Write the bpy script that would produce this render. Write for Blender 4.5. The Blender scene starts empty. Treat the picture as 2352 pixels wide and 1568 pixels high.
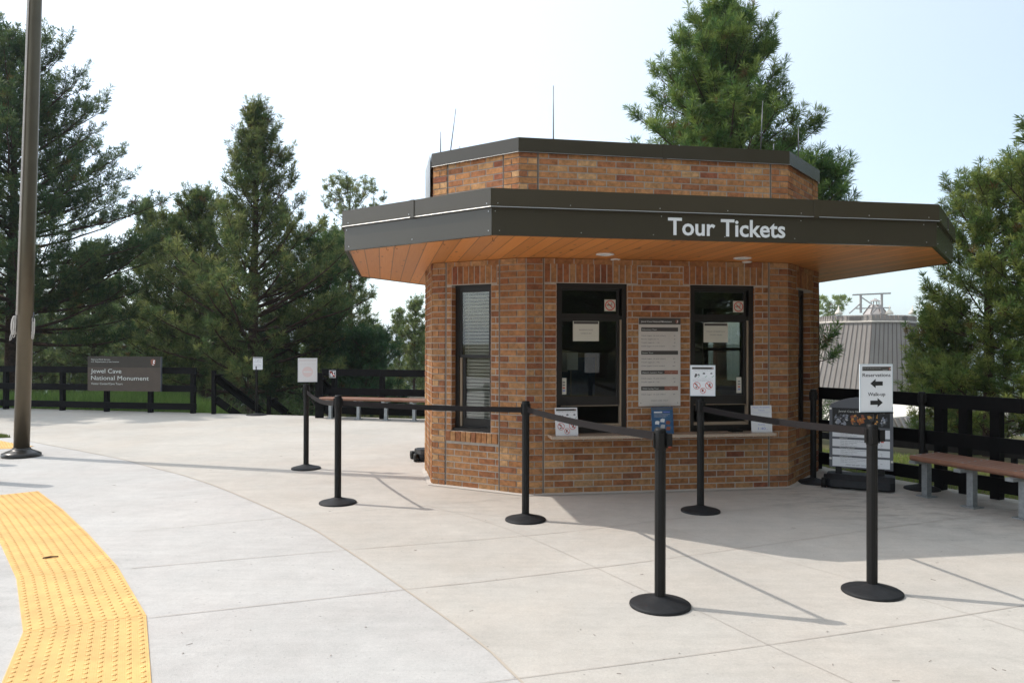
import bpy, math, random
import numpy as np
from mathutils import Vector, Matrix
from mathutils.geometry import tessellate_polygon
random.seed(7)
RNG = np.random.default_rng(7)
R = math.radians
scene = bpy.context.scene
COL = scene.collection

# ------------------------------------------------------------------ camera
F_, H_, PITCH, ROLL = 1744.9 / 2352, 1.4953, 0.0051, 0.00215
cam_d = bpy.data.cameras.new('camera'); cam_d.sensor_width = 36; cam_d.lens = 36 * F_
cam_d.clip_end = 9000; cam_d.clip_start = 0.05
cam = bpy.data.objects.new('camera', cam_d); COL.objects.link(cam); scene.camera = cam
Fw = Vector((0, math.cos(PITCH), math.sin(PITCH))); Up = Vector((0, -math.sin(PITCH), math.cos(PITCH))); Rt = Vector((1, 0, 0))
cr, sr = math.cos(ROLL), math.sin(ROLL)
Rt2 = Rt * cr + Up * sr; Up2 = Up * cr - Rt * sr
CAMP = Vector((0, 0, H_))
cam.matrix_world = Matrix.Translation(CAMP) @ Matrix((Rt2, Up2, -Fw)).transposed().to_4x4()


def ray(px, py):
    """survey ray through a point measured in the 2352x1568 photograph"""
    return (Rt2 * ((px - 1176) / 1744.9) + Up2 * (-(py - 784) / 1744.9) + Fw)


def gp(px, py, z=0.0):
    d = ray(px, py); t = (z - H_) / d.z
    return Vector((d.x * t, d.y * t, z))


def at(px, py, Y):
    d = ray(px, py); t = Y / d.y
    return CAMP + d * t


# ------------------------------------------------------------------ materials
def mat(name, col, rough=0.6, metal=0.0, spec=0.5, var=0.0, vscale=6.0, bump=0.0, bscale=60.0, col2=None, attr=False, detail=6.0, emit=None):
    m = bpy.data.materials.new(name); m.use_nodes = True
    nt = m.node_tree; b = nt.nodes['Principled BSDF']
    b.inputs['Roughness'].default_value = rough; b.inputs['Metallic'].default_value = metal
    b.inputs['Specular IOR Level'].default_value = spec
    b.inputs['Base Color'].default_value = (*col, 1)
    tc = nt.nodes.new('ShaderNodeTexCoord')
    src = None
    if attr:
        a = nt.nodes.new('ShaderNodeAttribute'); a.attribute_name = 'col'; src = a.outputs['Color']
    if var > 0 or col2:
        n = nt.nodes.new('ShaderNodeTexNoise'); n.inputs['Scale'].default_value = vscale; n.inputs['Detail'].default_value = detail
        n.inputs['Roughness'].default_value = 0.65
        nt.links.new(tc.outputs['Object'], n.inputs['Vector'])
        r = nt.nodes.new('ShaderNodeMapRange'); r.inputs[1].default_value = 0.3; r.inputs[2].default_value = 0.7
        nt.links.new(n.outputs['Fac'], r.inputs[0])
        if col2:
            mx = nt.nodes.new('ShaderNodeMix'); mx.data_type = 'RGBA'
            nt.links.new(r.outputs[0], mx.inputs[0])
            mx.inputs[6].default_value = (*col, 1); mx.inputs[7].default_value = (*col2, 1)
            if src: nt.links.new(src, mx.inputs[6])
            src = mx.outputs[2]
        else:
            r.inputs[3].default_value = 1 - var; r.inputs[4].default_value = 1 + var
            mx = nt.nodes.new('ShaderNodeVectorMath'); mx.operation = 'SCALE'
            if src: nt.links.new(src, mx.inputs[0])
            else: mx.inputs[0].default_value = col
            nt.links.new(r.outputs[0], mx.inputs['Scale']); src = mx.outputs[0]
    if src: nt.links.new(src, b.inputs['Base Color'])
    if bump > 0:
        n2 = nt.nodes.new('ShaderNodeTexNoise'); n2.inputs['Scale'].default_value = bscale; n2.inputs['Detail'].default_value = 4
        nt.links.new(tc.outputs['Object'], n2.inputs['Vector'])
        bp = nt.nodes.new('ShaderNodeBump'); bp.inputs['Strength'].default_value = bump; bp.inputs['Distance'].default_value = 0.01
        nt.links.new(n2.outputs['Fac'], bp.inputs['Height']); nt.links.new(bp.outputs[0], b.inputs['Normal'])
    return m


M = {}
M['brick'] = mat('brick', (0.3, 0.14, 0.07), 0.85, spec=0.25, attr=True, var=0.42, vscale=22, bump=0.5, bscale=90)
M['mortar'] = mat('mortar', (0.43, 0.39, 0.345), 0.95, spec=0.2, var=0.15, vscale=9, bump=0.3, bscale=120)
M['joint'] = mat('joint_sealant', (0.10, 0.075, 0.055), 0.8)
M['bronze'] = mat('bronze_sheet_metal', (0.066, 0.054, 0.036), 0.26, metal=0.0, spec=0.5, var=0.05, vscale=1.2, bump=0.10, bscale=2.2)
M['bronze_lo'] = mat('bronze_sheet_metal_lower', (0.058, 0.049, 0.034), 0.24, metal=0.0, spec=0.5, var=0.05, vscale=1.0, bump=0.10, bscale=2.0)
M['alu'] = mat('bare_metal_edge', (0.6, 0.59, 0.57), 0.35, metal=0.8)
M['white'] = mat('white_vinyl', (0.80, 0.81, 0.82), 0.5)
M['frame'] = mat('dark_bronze_frame', (0.014, 0.012, 0.010), 0.45, spec=.35, var=0.1)
M['tanstrip'] = mat('tan_sash_track', (0.30, 0.23, 0.16), 0.6)
M['black'] = mat('black_plastic', (0.008, 0.0075, 0.007), 0.5, spec=.25, var=0.15, vscale=20, bump=0.05)
M['base'] = mat('black_rubber_base', (0.013, 0.0135, 0.015), 0.62, spec=.3, var=0.35, vscale=25, bump=0.2, bscale=200)
M['belt'] = mat('belt_webbing', (0.022, 0.019, 0.019), 0.9, spec=0.12)
M['fence'] = mat('black_painted_timber', (0.0045, 0.0042, 0.0042), 0.75, spec=0.12, var=0.3, vscale=7, bump=0.15, bscale=30)
M['galv'] = mat('galvanised_steel', (0.30, 0.32, 0.33), 0.45, metal=0.55, var=0.2, vscale=30)
M['bench'] = mat('brown_recycled_plank', (0.215, 0.10, 0.06), 0.5, var=0.12, vscale=14, bump=0.08, bscale=120)
M['pole'] = mat('bronze_anodised_pole', (0.13, 0.105, 0.07), 0.34, metal=0.65, var=0.1, vscale=3)
M['cover'] = mat('dark_bronze_cover', (0.035, 0.032, 0.03), 0.3, metal=0.4)
M['rope'] = mat('white_rope', (0.62, 0.58, 0.54), 0.9, var=0.2, vscale=80)
M['paper'] = mat('white_paper', (0.72, 0.73, 0.75), 0.7)
M['acrylic'] = mat('clear_edge', (0.6, 0.66, 0.7), 0.2)
M['cream'] = mat('cream_paper', (0.56, 0.55, 0.47), 0.7)
M['ink'] = mat('black_ink', (0.012, 0.012, 0.012), 0.6)
M['grey_ink'] = mat('grey_ink', (0.16, 0.16, 0.17), 0.7)
M['soft_ink'] = mat('faint_ink', (0.45, 0.45, 0.46), 0.7)
M['red'] = mat('red_ink', (0.52, 0.06, 0.04), 0.6)
M['palepink'] = mat('pale_red_ink', (0.72, 0.5, 0.5), 0.7)
M['green'] = mat('green_ink', (0.05, 0.30, 0.16), 0.7)
M['blueink'] = mat('blue_ink', (0.16, 0.2, 0.55), 0.7)
M['board'] = mat('warm_white_board', (0.56, 0.53, 0.49), 0.5, var=0.05)
M['boarddk'] = mat('charcoal_band', (0.055, 0.05, 0.045), 0.5)
M['boardbr'] = mat('brown_band', (0.24, 0.075, 0.04), 0.5)
M['signbrown'] = mat('brown_sign_panel', (0.098, 0.077, 0.062), 0.7, spec=.2, var=0.08)
M['signdark'] = mat('dark_brown_sign_band', (0.058, 0.050, 0.041), 0.7, spec=.2, var=0.08)
M['signtext'] = mat('sign_lettering_white', (0.62, 0.64, 0.60), 0.6)
M['counter'] = mat('speckled_stone_counter', (0.42, 0.33, 0.25), 0.3, var=0.35, vscale=160, detail=2)
M['blind'] = mat('blind_slats', (0.56, 0.51, 0.46), 0.5)
M['inner'] = mat('interior_paint', (0.2, 0.19, 0.16), 0.8)
M['grey_frame'] = mat('grey_sign_frame', (0.10, 0.105, 0.12), 0.45)
M['slate'] = mat('grey_metal_roof', (0.265, 0.232, 0.205), 0.5, spec=0.3, var=0.08, vscale=0.6)
M['seam'] = mat('brown_roof_seam', (0.115, 0.085, 0.07), 0.5)
M['slate_l'] = mat('grey_roof_trim', (0.36, 0.33, 0.31), 0.5)
M['cream_roof'] = mat('cream_flat_roof', (0.72, 0.66, 0.56), 0.8, var=0.06, vscale=1.0)
M['louver'] = mat('louver_dark', (0.03, 0.03, 0.03), 0.6)
M['yellow'] = mat('yellow_tactile', (0.75, 0.455, 0.155), 0.6, var=0.17, vscale=4, bump=0.1, bscale=300, detail=10)
M['bark'] = mat('pine_bark', (0.085, 0.055, 0.042), 0.95, spec=0.1, var=0.5, vscale=14, bump=0.8, bscale=30)
M['twig'] = mat('pine_twig', (0.075, 0.055, 0.042), 0.95, spec=0.1)
M['deadwood'] = mat('dead_wood', (0.17, 0.13, 0.11), 0.95, spec=0.1, var=0.3)
M['poster'] = mat('poster_blue', (0.02, 0.07, 0.17), 0.4, col2=(0.05, 0.14, 0.26), vscale=25)
M['can'] = mat('light_trim', (0.75, 0.74, 0.72), 0.4)
M['steel_thin'] = mat('steel_rod', (0.14, 0.14, 0.15), 0.4, metal=0.6)
M['jointm'] = mat('pavement_joint', (0.45, 0.385, 0.315), 0.9)
M['jointd'] = mat('pavement_saw_cut', (0.38, 0.335, 0.295), 0.95)


def leafmat(name, attr=True, trans=0.35, rough=0.55, col=(0.05, 0.09, 0.03)):
    m = bpy.data.materials.new(name); m.use_nodes = True
    nt = m.node_tree; b = nt.nodes['Principled BSDF']; out = nt.nodes['Material Output']
    a = nt.nodes.new('ShaderNodeAttribute'); a.attribute_name = 'col'
    t = nt.nodes.new('ShaderNodeBsdfTranslucent'); mx = nt.nodes.new('ShaderNodeMixShader')
    b.inputs['Roughness'].default_value = rough; b.inputs['Specular IOR Level'].default_value = 0.35
    mx.inputs[0].default_value = trans
    nt.links.new(a.outputs['Color'], b.inputs['Base Color']); nt.links.new(a.outputs['Color'], t.inputs['Color'])
    nt.links.new(b.outputs[0], mx.inputs[1]); nt.links.new(t.outputs[0], mx.inputs[2]); nt.links.new(mx.outputs[0], out.inputs['Surface'])
    return m


M['needles'] = leafmat('pine_needles', trans=.48)
M['grass'] = leafmat('grass_blades', trans=0.4)


def glassmat(name, tint=(0.75, 0.8, 0.78), refl=0.12):
    m = bpy.data.materials.new(name); m.use_nodes = True
    nt = m.node_tree; nt.nodes.remove(nt.nodes['Principled BSDF']); out = nt.nodes['Material Output']
    tr = nt.nodes.new('ShaderNodeBsdfTransparent'); tr.inputs[0].default_value = (*tint, 1)
    gl = nt.nodes.new('ShaderNodeBsdfGlossy'); gl.inputs['Roughness'].default_value = 0.01
    fr = nt.nodes.new('ShaderNodeFresnel'); fr.inputs['IOR'].default_value = 1.5
    ad = nt.nodes.new('ShaderNodeMath'); ad.operation = 'ADD'; ad.inputs[1].default_value = refl - 0.05
    mx = nt.nodes.new('ShaderNodeMixShader')
    nt.links.new(fr.outputs[0], ad.inputs[0]); nt.links.new(ad.outputs[0], mx.inputs[0])
    nt.links.new(tr.outputs[0], mx.inputs[1]); nt.links.new(gl.outputs[0], mx.inputs[2]); nt.links.new(mx.outputs[0], out.inputs['Surface'])
    return m


M['glass'] = glassmat('window_glass', (.68, .70, .67), .085)
M['glass2'] = glassmat('clear_window_glass', (.9, .92, .9), .07)


def concrete(name, base, warm, spk):
    m = bpy.data.materials.new(name); m.use_nodes = True
    nt = m.node_tree; b = nt.nodes['Principled BSDF']; N = nt.nodes.new; L = nt.links.new
    b.inputs['Roughness'].default_value = 0.85; b.inputs['Specular IOR Level'].default_value = 0.3
    tc = N('ShaderNodeTexCoord')

    def noise(scale, det=5, rough=.6, stretch=None):
        n = N('ShaderNodeTexNoise'); n.inputs['Scale'].default_value = scale; n.inputs['Detail'].default_value = det; n.inputs['Roughness'].default_value = rough
        if stretch:
            mp = N('ShaderNodeMapping'); mp.inputs['Scale'].default_value = stretch; mp.inputs['Rotation'].default_value = (0, 0, R(-22))
            L(tc.outputs['Object'], mp.inputs[0]); L(mp.outputs[0], n.inputs['Vector'])
        else: L(tc.outputs['Object'], n.inputs['Vector'])
        return n.outputs['Fac']

    def rng(s, a, b_, lo, hi):
        r = N('ShaderNodeMapRange'); r.inputs[1].default_value = a; r.inputs[2].default_value = b_; r.inputs[3].default_value = lo; r.inputs[4].default_value = hi
        L(s, r.inputs[0]); return r.outputs[0]

    def mul(a, b_):
        x = N('ShaderNodeMath'); x.operation = 'MULTIPLY'; L(a, x.inputs[0]); L(b_, x.inputs[1]); return x.outputs[0]
    f = mul(rng(noise(0.55, 6), .3, .7, .88, 1.08), rng(noise(5, 8, .7), .3, .7, .92, 1.06))
    f = mul(f, rng(noise(2.2, 6, .6, (0.6, 7, 1)), .35, .7, 1.03, .965))
    f = mul(f, rng(noise(220, 2), .3, .7, .94, 1.06))
    f = mul(f, rng(noise(38, 3), .62, .74, 1.0, spk)); f = mul(f, rng(noise(70, 4, .75), .35, .65, .93, 1.06)); f = mul(f, rng(noise(18, 8, .75), .4, .62, .975, 1.02))
    vo = N('ShaderNodeTexVoronoi'); vo.inputs['Scale'].default_value = 7.5; L(tc.outputs['Object'], vo.inputs['Vector'])
    f = mul(f, rng(vo.outputs['Distance'], .03, .06, .62, 1.0))
    for cx, cy, rad, lo in ((3.7, 7.0, 1.5, .72), (3.0, 7.7, 1.0, .8), (-.3, 7.2, .9, .9), (-3.0, 4.6, 1.2, .88), (1.9, 3.9, 1.3, .93)):
        ds = N('ShaderNodeVectorMath'); ds.operation = 'DISTANCE'; ds.inputs[1].default_value = (cx, cy, 0); L(tc.outputs['Object'], ds.inputs[0])
        k_ = rng(ds.outputs['Value'], rad * .2, rad, 1, 0); st_ = mul(rng(noise(3.1, 7, .7, (1, 2.2, 1)), .46, .62, 0, 1), k_); f = mul(f, rng(st_, 0, 1, 1, lo))
    mx = N('ShaderNodeMix'); mx.data_type = 'RGBA'; mx.inputs[6].default_value = (*base, 1); mx.inputs[7].default_value = (*warm, 1)
    L(rng(noise(0.9, 5), .42, .68, 0, 1), mx.inputs[0])
    sc = N('ShaderNodeVectorMath'); sc.operation = 'SCALE'; L(mx.outputs[2], sc.inputs[0]); L(f, sc.inputs['Scale'])
    L(sc.outputs[0], b.inputs['Base Color'])
    bp = N('ShaderNodeBump'); bp.inputs['Strength'].default_value = .35; bp.inputs['Distance'].default_value = .004
    L(noise(160, 3), bp.inputs['Height']); L(bp.outputs[0], b.inputs['Normal'])
    return m


M['conc'] = concrete('broomed_concrete', (0.495, 0.462, 0.418), (0.495, 0.448, 0.395), .86)
M['conc2'] = concrete('exposed_concrete', (0.495, 0.475, 0.452), (0.485, 0.455, 0.43), .70)


def woodmat():
    m = bpy.data.materials.new('soffit_boards'); m.use_nodes = True
    nt = m.node_tree; b = nt.nodes['Principled BSDF']; N = nt.nodes.new; L = nt.links.new
    b.inputs['Roughness'].default_value = .45
    tc = N('ShaderNodeTexCoord'); mp = N('ShaderNodeMapping'); mp.inputs['Rotation'].default_value = (0, 0, R(-9.7))
    L(tc.outputs['Object'], mp.inputs[0]); sp = N('ShaderNodeSeparateXYZ'); L(mp.outputs[0], sp.inputs[0])
    dv = N('ShaderNodeMath'); dv.operation = 'DIVIDE'; dv.inputs[1].default_value = .135; L(sp.outputs[0], dv.inputs[0])
    fl = N('ShaderNodeMath'); fl.operation = 'FLOOR'; L(dv.outputs[0], fl.inputs[0])
    fr = N('ShaderNodeMath'); fr.operation = 'FRACT'; L(dv.outputs[0], fr.inputs[0])
    gr = N('ShaderNodeMath'); gr.operation = 'COMPARE'; gr.inputs[1].default_value = .5; gr.inputs[2].default_value = .465; L(fr.outputs[0], gr.inputs[0])
    wn = N('ShaderNodeTexWhiteNoise'); wn.noise_dimensions = '1D'; L(fl.outputs[0], wn.inputs['W'])
    cb = N('ShaderNodeCombineXYZ'); L(dv.outputs[0], cb.inputs[0]); L(sp.outputs[1], cb.inputs[1]); L(wn.outputs['Value'], cb.inputs[2])
    n = N('ShaderNodeTexNoise'); mp2 = N('ShaderNodeMapping'); mp2.inputs['Scale'].default_value = (6, 1.2, 40)
    L(cb.outputs[0], mp2.inputs[0]); L(mp2.outputs[0], n.inputs['Vector']); n.inputs['Scale'].default_value = 1.6; n.inputs['Detail'].default_value = 7
    mx = N('ShaderNodeMix'); mx.data_type = 'RGBA'; L(n.outputs['Fac'], mx.inputs[0]); mx.inputs[6].default_value = (.70, .29, .075, 1); mx.inputs[7].default_value = (.54, .175, .035, 1)
    kv = N('ShaderNodeTexVoronoi'); mp3 = N('ShaderNodeMapping'); mp3.inputs['Scale'].default_value = (1.0, 2.2, 30)
    L(cb.outputs[0], mp3.inputs[0]); L(mp3.outputs[0], kv.inputs['Vector']); kv.inputs['Scale'].default_value = 1.3
    kr = N('ShaderNodeMapRange'); kr.inputs[1].default_value = .06; kr.inputs[2].default_value = .17; kr.inputs[3].default_value = .28; kr.inputs[4].default_value = 1
    L(kv.outputs['Distance'], kr.inputs[0])
    br = N('ShaderNodeMapRange'); br.inputs[3].default_value = .84; br.inputs[4].default_value = 1.12; L(wn.outputs['Value'], br.inputs[0])
    m1 = N('ShaderNodeMath'); m1.operation = 'MULTIPLY'; L(kr.outputs[0], m1.inputs[0]); L(br.outputs[0], m1.inputs[1])
    g2 = N('ShaderNodeMapRange'); g2.inputs[3].default_value = .42; g2.inputs[4].default_value = 1; L(gr.outputs[0], g2.inputs[0])
    m2 = N('ShaderNodeMath'); m2.operation = 'MULTIPLY'; L(m1.outputs[0], m2.inputs[0]); L(g2.outputs[0], m2.inputs[1])
    sc = N('ShaderNodeVectorMath'); sc.operation = 'SCALE'; L(mx.outputs[2], sc.inputs[0]); L(m2.outputs[0], sc.inputs['Scale'])
    L(sc.outputs[0], b.inputs['Base Color'])
    return m


M['soffit'] = woodmat()


# ------------------------------------------------------------------ mesh building
class MB:
    def __init__(s): s.v = []; s.f = []; s.m = []; s.c = []; s.mats = []; s.smooth = []

    def mi(s, m):
        m = M[m] if isinstance(m, str) else m
        if m not in s.mats: s.mats.append(m)
        return s.mats.index(m)

    def add(s, vs, fs, m, col=None, smooth=False):
        b = len(s.v); s.v += [tuple(v) for v in vs]; k = s.mi(m)
        for f in fs: s.f.append(tuple(i + b for i in f)); s.m.append(k); s.c.append(col or (1, 1, 1)); s.smooth.append(smooth)
        return s

    def obox(s, o, ex, ey, ez, m, col=None, nobottom=False):
        o, ex, ey, ez = map(Vector, (o, ex, ey, ez))
        vs = [o, o + ex, o + ex + ey, o + ey, o + ez, o + ex + ez, o + ex + ey + ez, o + ey + ez]
        fs = [(3, 2, 1, 0), (4, 5, 6, 7), (0, 1, 5, 4), (1, 2, 6, 5), (2, 3, 7, 6), (3, 0, 4, 7)]
        return s.add(vs, fs, m, col)

    def box(s, c, d, m, rz=0, col=None):
        c = Vector(c); q = Matrix.Rotation(rz, 3, 'Z')
        ex, ey, ez = q @ Vector((d[0], 0, 0)), q @ Vector((0, d[1], 0)), Vector((0, 0, d[2]))
        return s.obox(c - ex / 2 - ey / 2 - ez / 2, ex, ey, ez, m, col)

    def beam(s, a, b, w, h, m, col=None):
        """bar from a to b, w thick sideways, h tall"""
        a, b = Vector(a), Vector(b); d = b - a; side = Vector((d.y, -d.x, 0))
        side = side.normalized() if side.length > 1e-6 else Vector((1, 0, 0)); up = side.cross(d).normalized()
        if up.z < 0: up = -up
        return s.obox(a - side * w / 2 - up * h / 2, d, side * w, up * h, m, col)

    def tube(s, pts, rad, n, m, caps=True, smooth=True):
        pts = [Vector(p) for p in pts]
        if not isinstance(rad, (list, tuple)): rad = [rad] * len(pts)
        vs = []; fs = []
        t0 = (pts[1] - pts[0]).normalized(); x = t0.orthogonal().normalized()
        for i, p in enumerate(pts):
            t = (pts[min(i + 1, len(pts) - 1)] - pts[max(i - 1, 0)])
            t = t.normalized() if t.length > 1e-9 else t0
            x = (x - t * x.dot(t)); x = x.normalized() if x.length > 1e-6 else t.orthogonal().normalized(); y = t.cross(x)
            for k in range(n):
                a = 2 * math.pi * k / n; vs.append(p + (x * math.cos(a) + y * math.sin(a)) * rad[i])
        for i in range(len(pts) - 1):
            for k in range(n):
                fs.append((i * n + k, i * n + (k + 1) % n, (i + 1) * n + (k + 1) % n, (i + 1) * n + k))
        s.add(vs, fs, m, smooth=smooth)
        if caps:
            b = len(s.v) - len(vs); k = s.mi(m)
            for f in (tuple(b + i for i in range(n))[::-1], tuple(b + (len(pts) - 1) * n + i for i in range(n))):
                s.f.append(f); s.m.append(k); s.c.append((1, 1, 1)); s.smooth.append(False)
        return s

    def lathe(s, prof, n, m, c=(0, 0, 0), smooth=True):
        vs = []; fs = []
        for r, z in prof:
            for k in range(n):
                a = 2 * math.pi * k / n; vs.append((c[0] + r * math.cos(a), c[1] + r * math.sin(a), c[2] + z))
        for i in range(len(prof) - 1):
            for k in range(n): fs.append((i * n + k, i * n + (k + 1) % n, (i + 1) * n + (k + 1) % n, (i + 1) * n + k))
        fs.append(tuple(range(n))[::-1]); fs.append(tuple((len(prof) - 1) * n + k for k in range(n)))
        return s.add(vs, fs, m, smooth=smooth)

    def prism(s, poly, z0, z1, m, top=True, bottom=True):
        n = len(poly); vs = [(p[0], p[1], z0) for p in poly] + [(p[0], p[1], z1) for p in poly]
        fs = [(i, (i + 1) % n, n + (i + 1) % n, n + i) for i in range(n)]
        tri = tessellate_polygon([[Vector((p[0], p[1], 0)) for p in poly]])
        if bottom: fs += [t[::-1] for t in tri]
        if top: fs += [tuple(i + n for i in t) for t in tri]
        return s.add(vs, fs, m)

    def sheet(s, poly, m, z=None):
        vs = [(p[0], p[1], z if z is not None else p[2]) for p in poly]
        tri = [tuple(t) for t in tessellate_polygon([[Vector((p[0], p[1], 0)) for p in poly]])]
        out = []
        for t in tri:
            a, b, c = [Vector(vs[i]) for i in t]
            out.append(t if (b - a).cross(c - a).z > 0 else t[::-1])
        return s.add(vs, out, m)

    def quad(s, fr, x0, y0, x1, y1, m, off=0.0):
        """rectangle on a panel frame fr=(O,ex,ey,n)"""
        O, ex, ey, n = fr
        P = [O + ex * x + ey * y + n * off for x, y in ((x0, y0), (x1, y0), (x1, y1), (x0, y1))]
        return s.add(P, [(0, 1, 2, 3)], m)

    def poly(s, fr, pts, m, off=0.0):
        O, ex, ey, n = fr
        tri = [tuple(t) for t in tessellate_polygon([[Vector((x, y, 0)) for x, y in pts]])]
        return s.add([O + ex * x + ey * y + n * off for x, y in pts], tri, m)

    def ring(s, fr, cx, cy, r0, r1, m, off=0.0, n=28):
        O, ex, ey, nn = fr; vs = []
        for k in range(n):
            a = 2 * math.pi * k / n
            for r in (r0, r1): vs.append(O + ex * (cx + r * math.cos(a)) + ey * (cy + r * math.sin(a)) + nn * off)
        return s.add(vs, [(2 * k, 2 * k + 1, (2 * k + 3) % (2 * n), (2 * k + 2) % (2 * n)) for k in range(n)], m)

    def text(s, fr, body, x, y, h, m, off=0.0, width=None, align='L', bold=0.0, extrude=0.0, mirror=False):
        O, ex, ey, n = fr
        cu = bpy.data.curves.new('t', 'FONT'); cu.body = body; cu.size = 1; cu.resolution_u = 3; cu.offset = bold; cu.extrude = 0
        ob = bpy.data.objects.new('t', cu); me = ob.to_mesh()
        co = np.array([v.co[:] for v in me.vertices]); fs = [tuple(p.vertices) for p in me.polygons]
        ob.to_mesh_clear(); bpy.data.objects.remove(ob); bpy.data.curves.remove(cu)
        if len(co) == 0: return s
        x0, x1 = co[:, 0].min(), co[:, 0].max()
        k = h / 0.73; kx = k if width is None else width / (x1 - x0)
        wd = (x1 - x0) * kx; sx = {'L': 0, 'C': -wd / 2, 'R': -wd}[align]
        sg = -1 if mirror else 1
        vs = [O + ex * (x + sg * (sx + (c[0] - x0) * kx)) + ey * (y + c[1] * k) + n * off for c in co]
        s.add(vs, fs, m)
        if extrude:
            # raised letters: closed sides down to the panel
            cnt = {}
            for f in fs:
                for a, b in zip(f, f[1:] + f[:1]): cnt[(a, b)] = 1
            base = len(s.v)
            vs2 = [v - n * extrude for v in vs]
            side = [(b, a, a + len(vs), b + len(vs)) for (a, b) in cnt if (b, a) not in cnt]
            s.add(vs + vs2, side, m)
        return s

    def build(s, name, parent=None, world=True, colors=False):
        me = bpy.data.meshes.new(name)
        o = bpy.data.objects.new(name, me); COL.objects.link(o)
        vs = s.v
        if parent is not None:
            o.parent = parent
            if world:
                root = parent; off = Vector((0, 0, 0))
                while root is not None: off += root.location; root = root.parent
                vs = [(v[0] - off.x, v[1] - off.y, v[2] - off.z) for v in s.v]
        me.from_pydata(vs, [], s.f)
        for m in s.mats: me.materials.append(m)
        me.polygons.foreach_set('material_index', s.m)
        me.polygons.foreach_set('use_smooth', s.smooth)
        if colors:
            a = me.attributes.new('col', 'FLOAT_COLOR', 'FACE')
            a.data.foreach_set('color', np.c_[np.array(s.c, dtype=np.float32), np.ones(len(s.c), np.float32)].ravel())
        me.update()
        return o


def tag(o, label=None, cat=None, group=None, kind=None):
    if label: o['label'] = label
    if cat: o['category'] = cat
    if group: o['group'] = group
    if kind: o['kind'] = kind
    return o


def thing(name, loc, label, cat, group=None, rz=0):
    o = bpy.data.objects.new(name, None); COL.objects.link(o); o.location = loc; o.rotation_euler = (0, 0, rz); o.empty_display_size = .1
    return tag(o, label, cat, group)


def copy_tree(o, parent=None):
    c = o.copy(); COL.objects.link(c); c.parent = parent
    for ch in list(o.children): copy_tree(ch, c)
    return c


def struct(mb, name, label=None):
    o = mb.build(name); o['kind'] = 'structure'
    if label: o['label'] = label
    return o


class Facet:
    """a vertical wall plane from A to B (left to right seen from outside)"""
    def __init__(s, A, B):
        s.A = Vector((A[0], A[1], 0)); s.B = Vector((B[0], B[1], 0)); d = s.B - s.A; s.L = d.length; s.u = d / s.L; s.n = Vector((s.u.y, -s.u.x, 0))

    def p(s, u, z, off=0.0): return s.A + s.u * u + Vector((0, 0, z)) + s.n * off

    def px(s, x, y, off=0.0):
        d = ray(x, y); O = s.A + s.n * off; t = (O - CAMP).dot(s.n) / d.dot(s.n); P = CAMP + d * t
        return (P - O).dot(s.u), P.z

    def box(s, mb, u0, u1, z0, z1, o0, o1, m, col=None):
        return mb.obox(s.p(u0, z0, o0), s.u * (u1 - u0), s.n * (o1 - o0), Vector((0, 0, z1 - z0)), m, col)

    def frame(s, u0, z0, off): return (s.p(u0, z0, off), s.u, Vector((0, 0, 1)), s.n)


# ------------------------------------------------------------------ the ticket kiosk
WALL = {'P0': (-.85, 8.158), 'P1': (.14, 7.596), 'P2': (2.915, 8.036), 'P3': (3.639, 9.037), 'P4': (3.491, 9.898), 'Q2': (2.477, 10.616), 'Q1': (-.303, 10.139), 'Pm': (-1.041, 9.161)}
ORD = ['P0', 'P1', 'P2', 'P3', 'P4', 'Q2', 'Q1', 'Pm']
CAN = {'P0': (-1.561, 7.069), 'P1': (-.165, 6.022), 'P2': (3.733, 6.679), 'P3': (4.658, 8.023), 'P4': (4.158, 11.174), 'Q2': (2.784, 12.146), 'Q1': (-1.103, 11.48), 'Pm': (-1.97, 9.75)}
UPW = {'P0': (-.879, 8.267), 'P1': (.061, 7.598), 'P2': (2.967, 8.122), 'P3': (3.658, 9.029), 'P4': (3.503, 9.889), 'Q2': (2.553, 10.56), 'Q1': (-.357, 10.062), 'Pm': (-1.03, 9.112)}
ZW, ZC0, ZCm, ZC1, ZU0, ZU1 = 2.372, 2.371, 2.59, 2.739, 3.431, 3.579
CH = ZW / 36


def offset_poly(P, o):
    n = len(P); out = []
    for i in range(n):
        a, b, c = Vector(P[i - 1]), Vector(P[i]), Vector(P[(i + 1) % n])
        d1 = (b - a).normalized(); d2 = (c - b).normalized(); n1 = Vector((d1.y, -d1.x)); n2 = Vector((d2.y, -d2.x))
        k = (n1 + n2) / (1 + n1.dot(n2)); out.append(tuple(b + k * o))
    return out


kiosk = thing('ticket_kiosk', (1.3, 9.05, 0), 'octagonal brick ticket kiosk with a wide bronze canopy reading Tour Tickets', 'ticket booth')
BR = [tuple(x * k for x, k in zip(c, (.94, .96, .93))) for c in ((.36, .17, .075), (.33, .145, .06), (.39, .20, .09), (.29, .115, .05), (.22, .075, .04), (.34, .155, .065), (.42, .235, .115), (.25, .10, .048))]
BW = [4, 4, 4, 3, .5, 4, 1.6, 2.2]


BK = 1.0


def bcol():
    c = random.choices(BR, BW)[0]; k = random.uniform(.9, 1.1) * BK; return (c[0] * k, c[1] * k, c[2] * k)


def brick(mb, F, u0, u1, z0, z1, off):
    g = .0058
    if u1 - u0 < .025 or z1 - z0 < .02: return
    o = off + random.uniform(-.0012, .0012)
    F.box(mb, u0 + g, u1 - g, z0 + g, z1 - g, -.02, o, 'brick', bcol())


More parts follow.
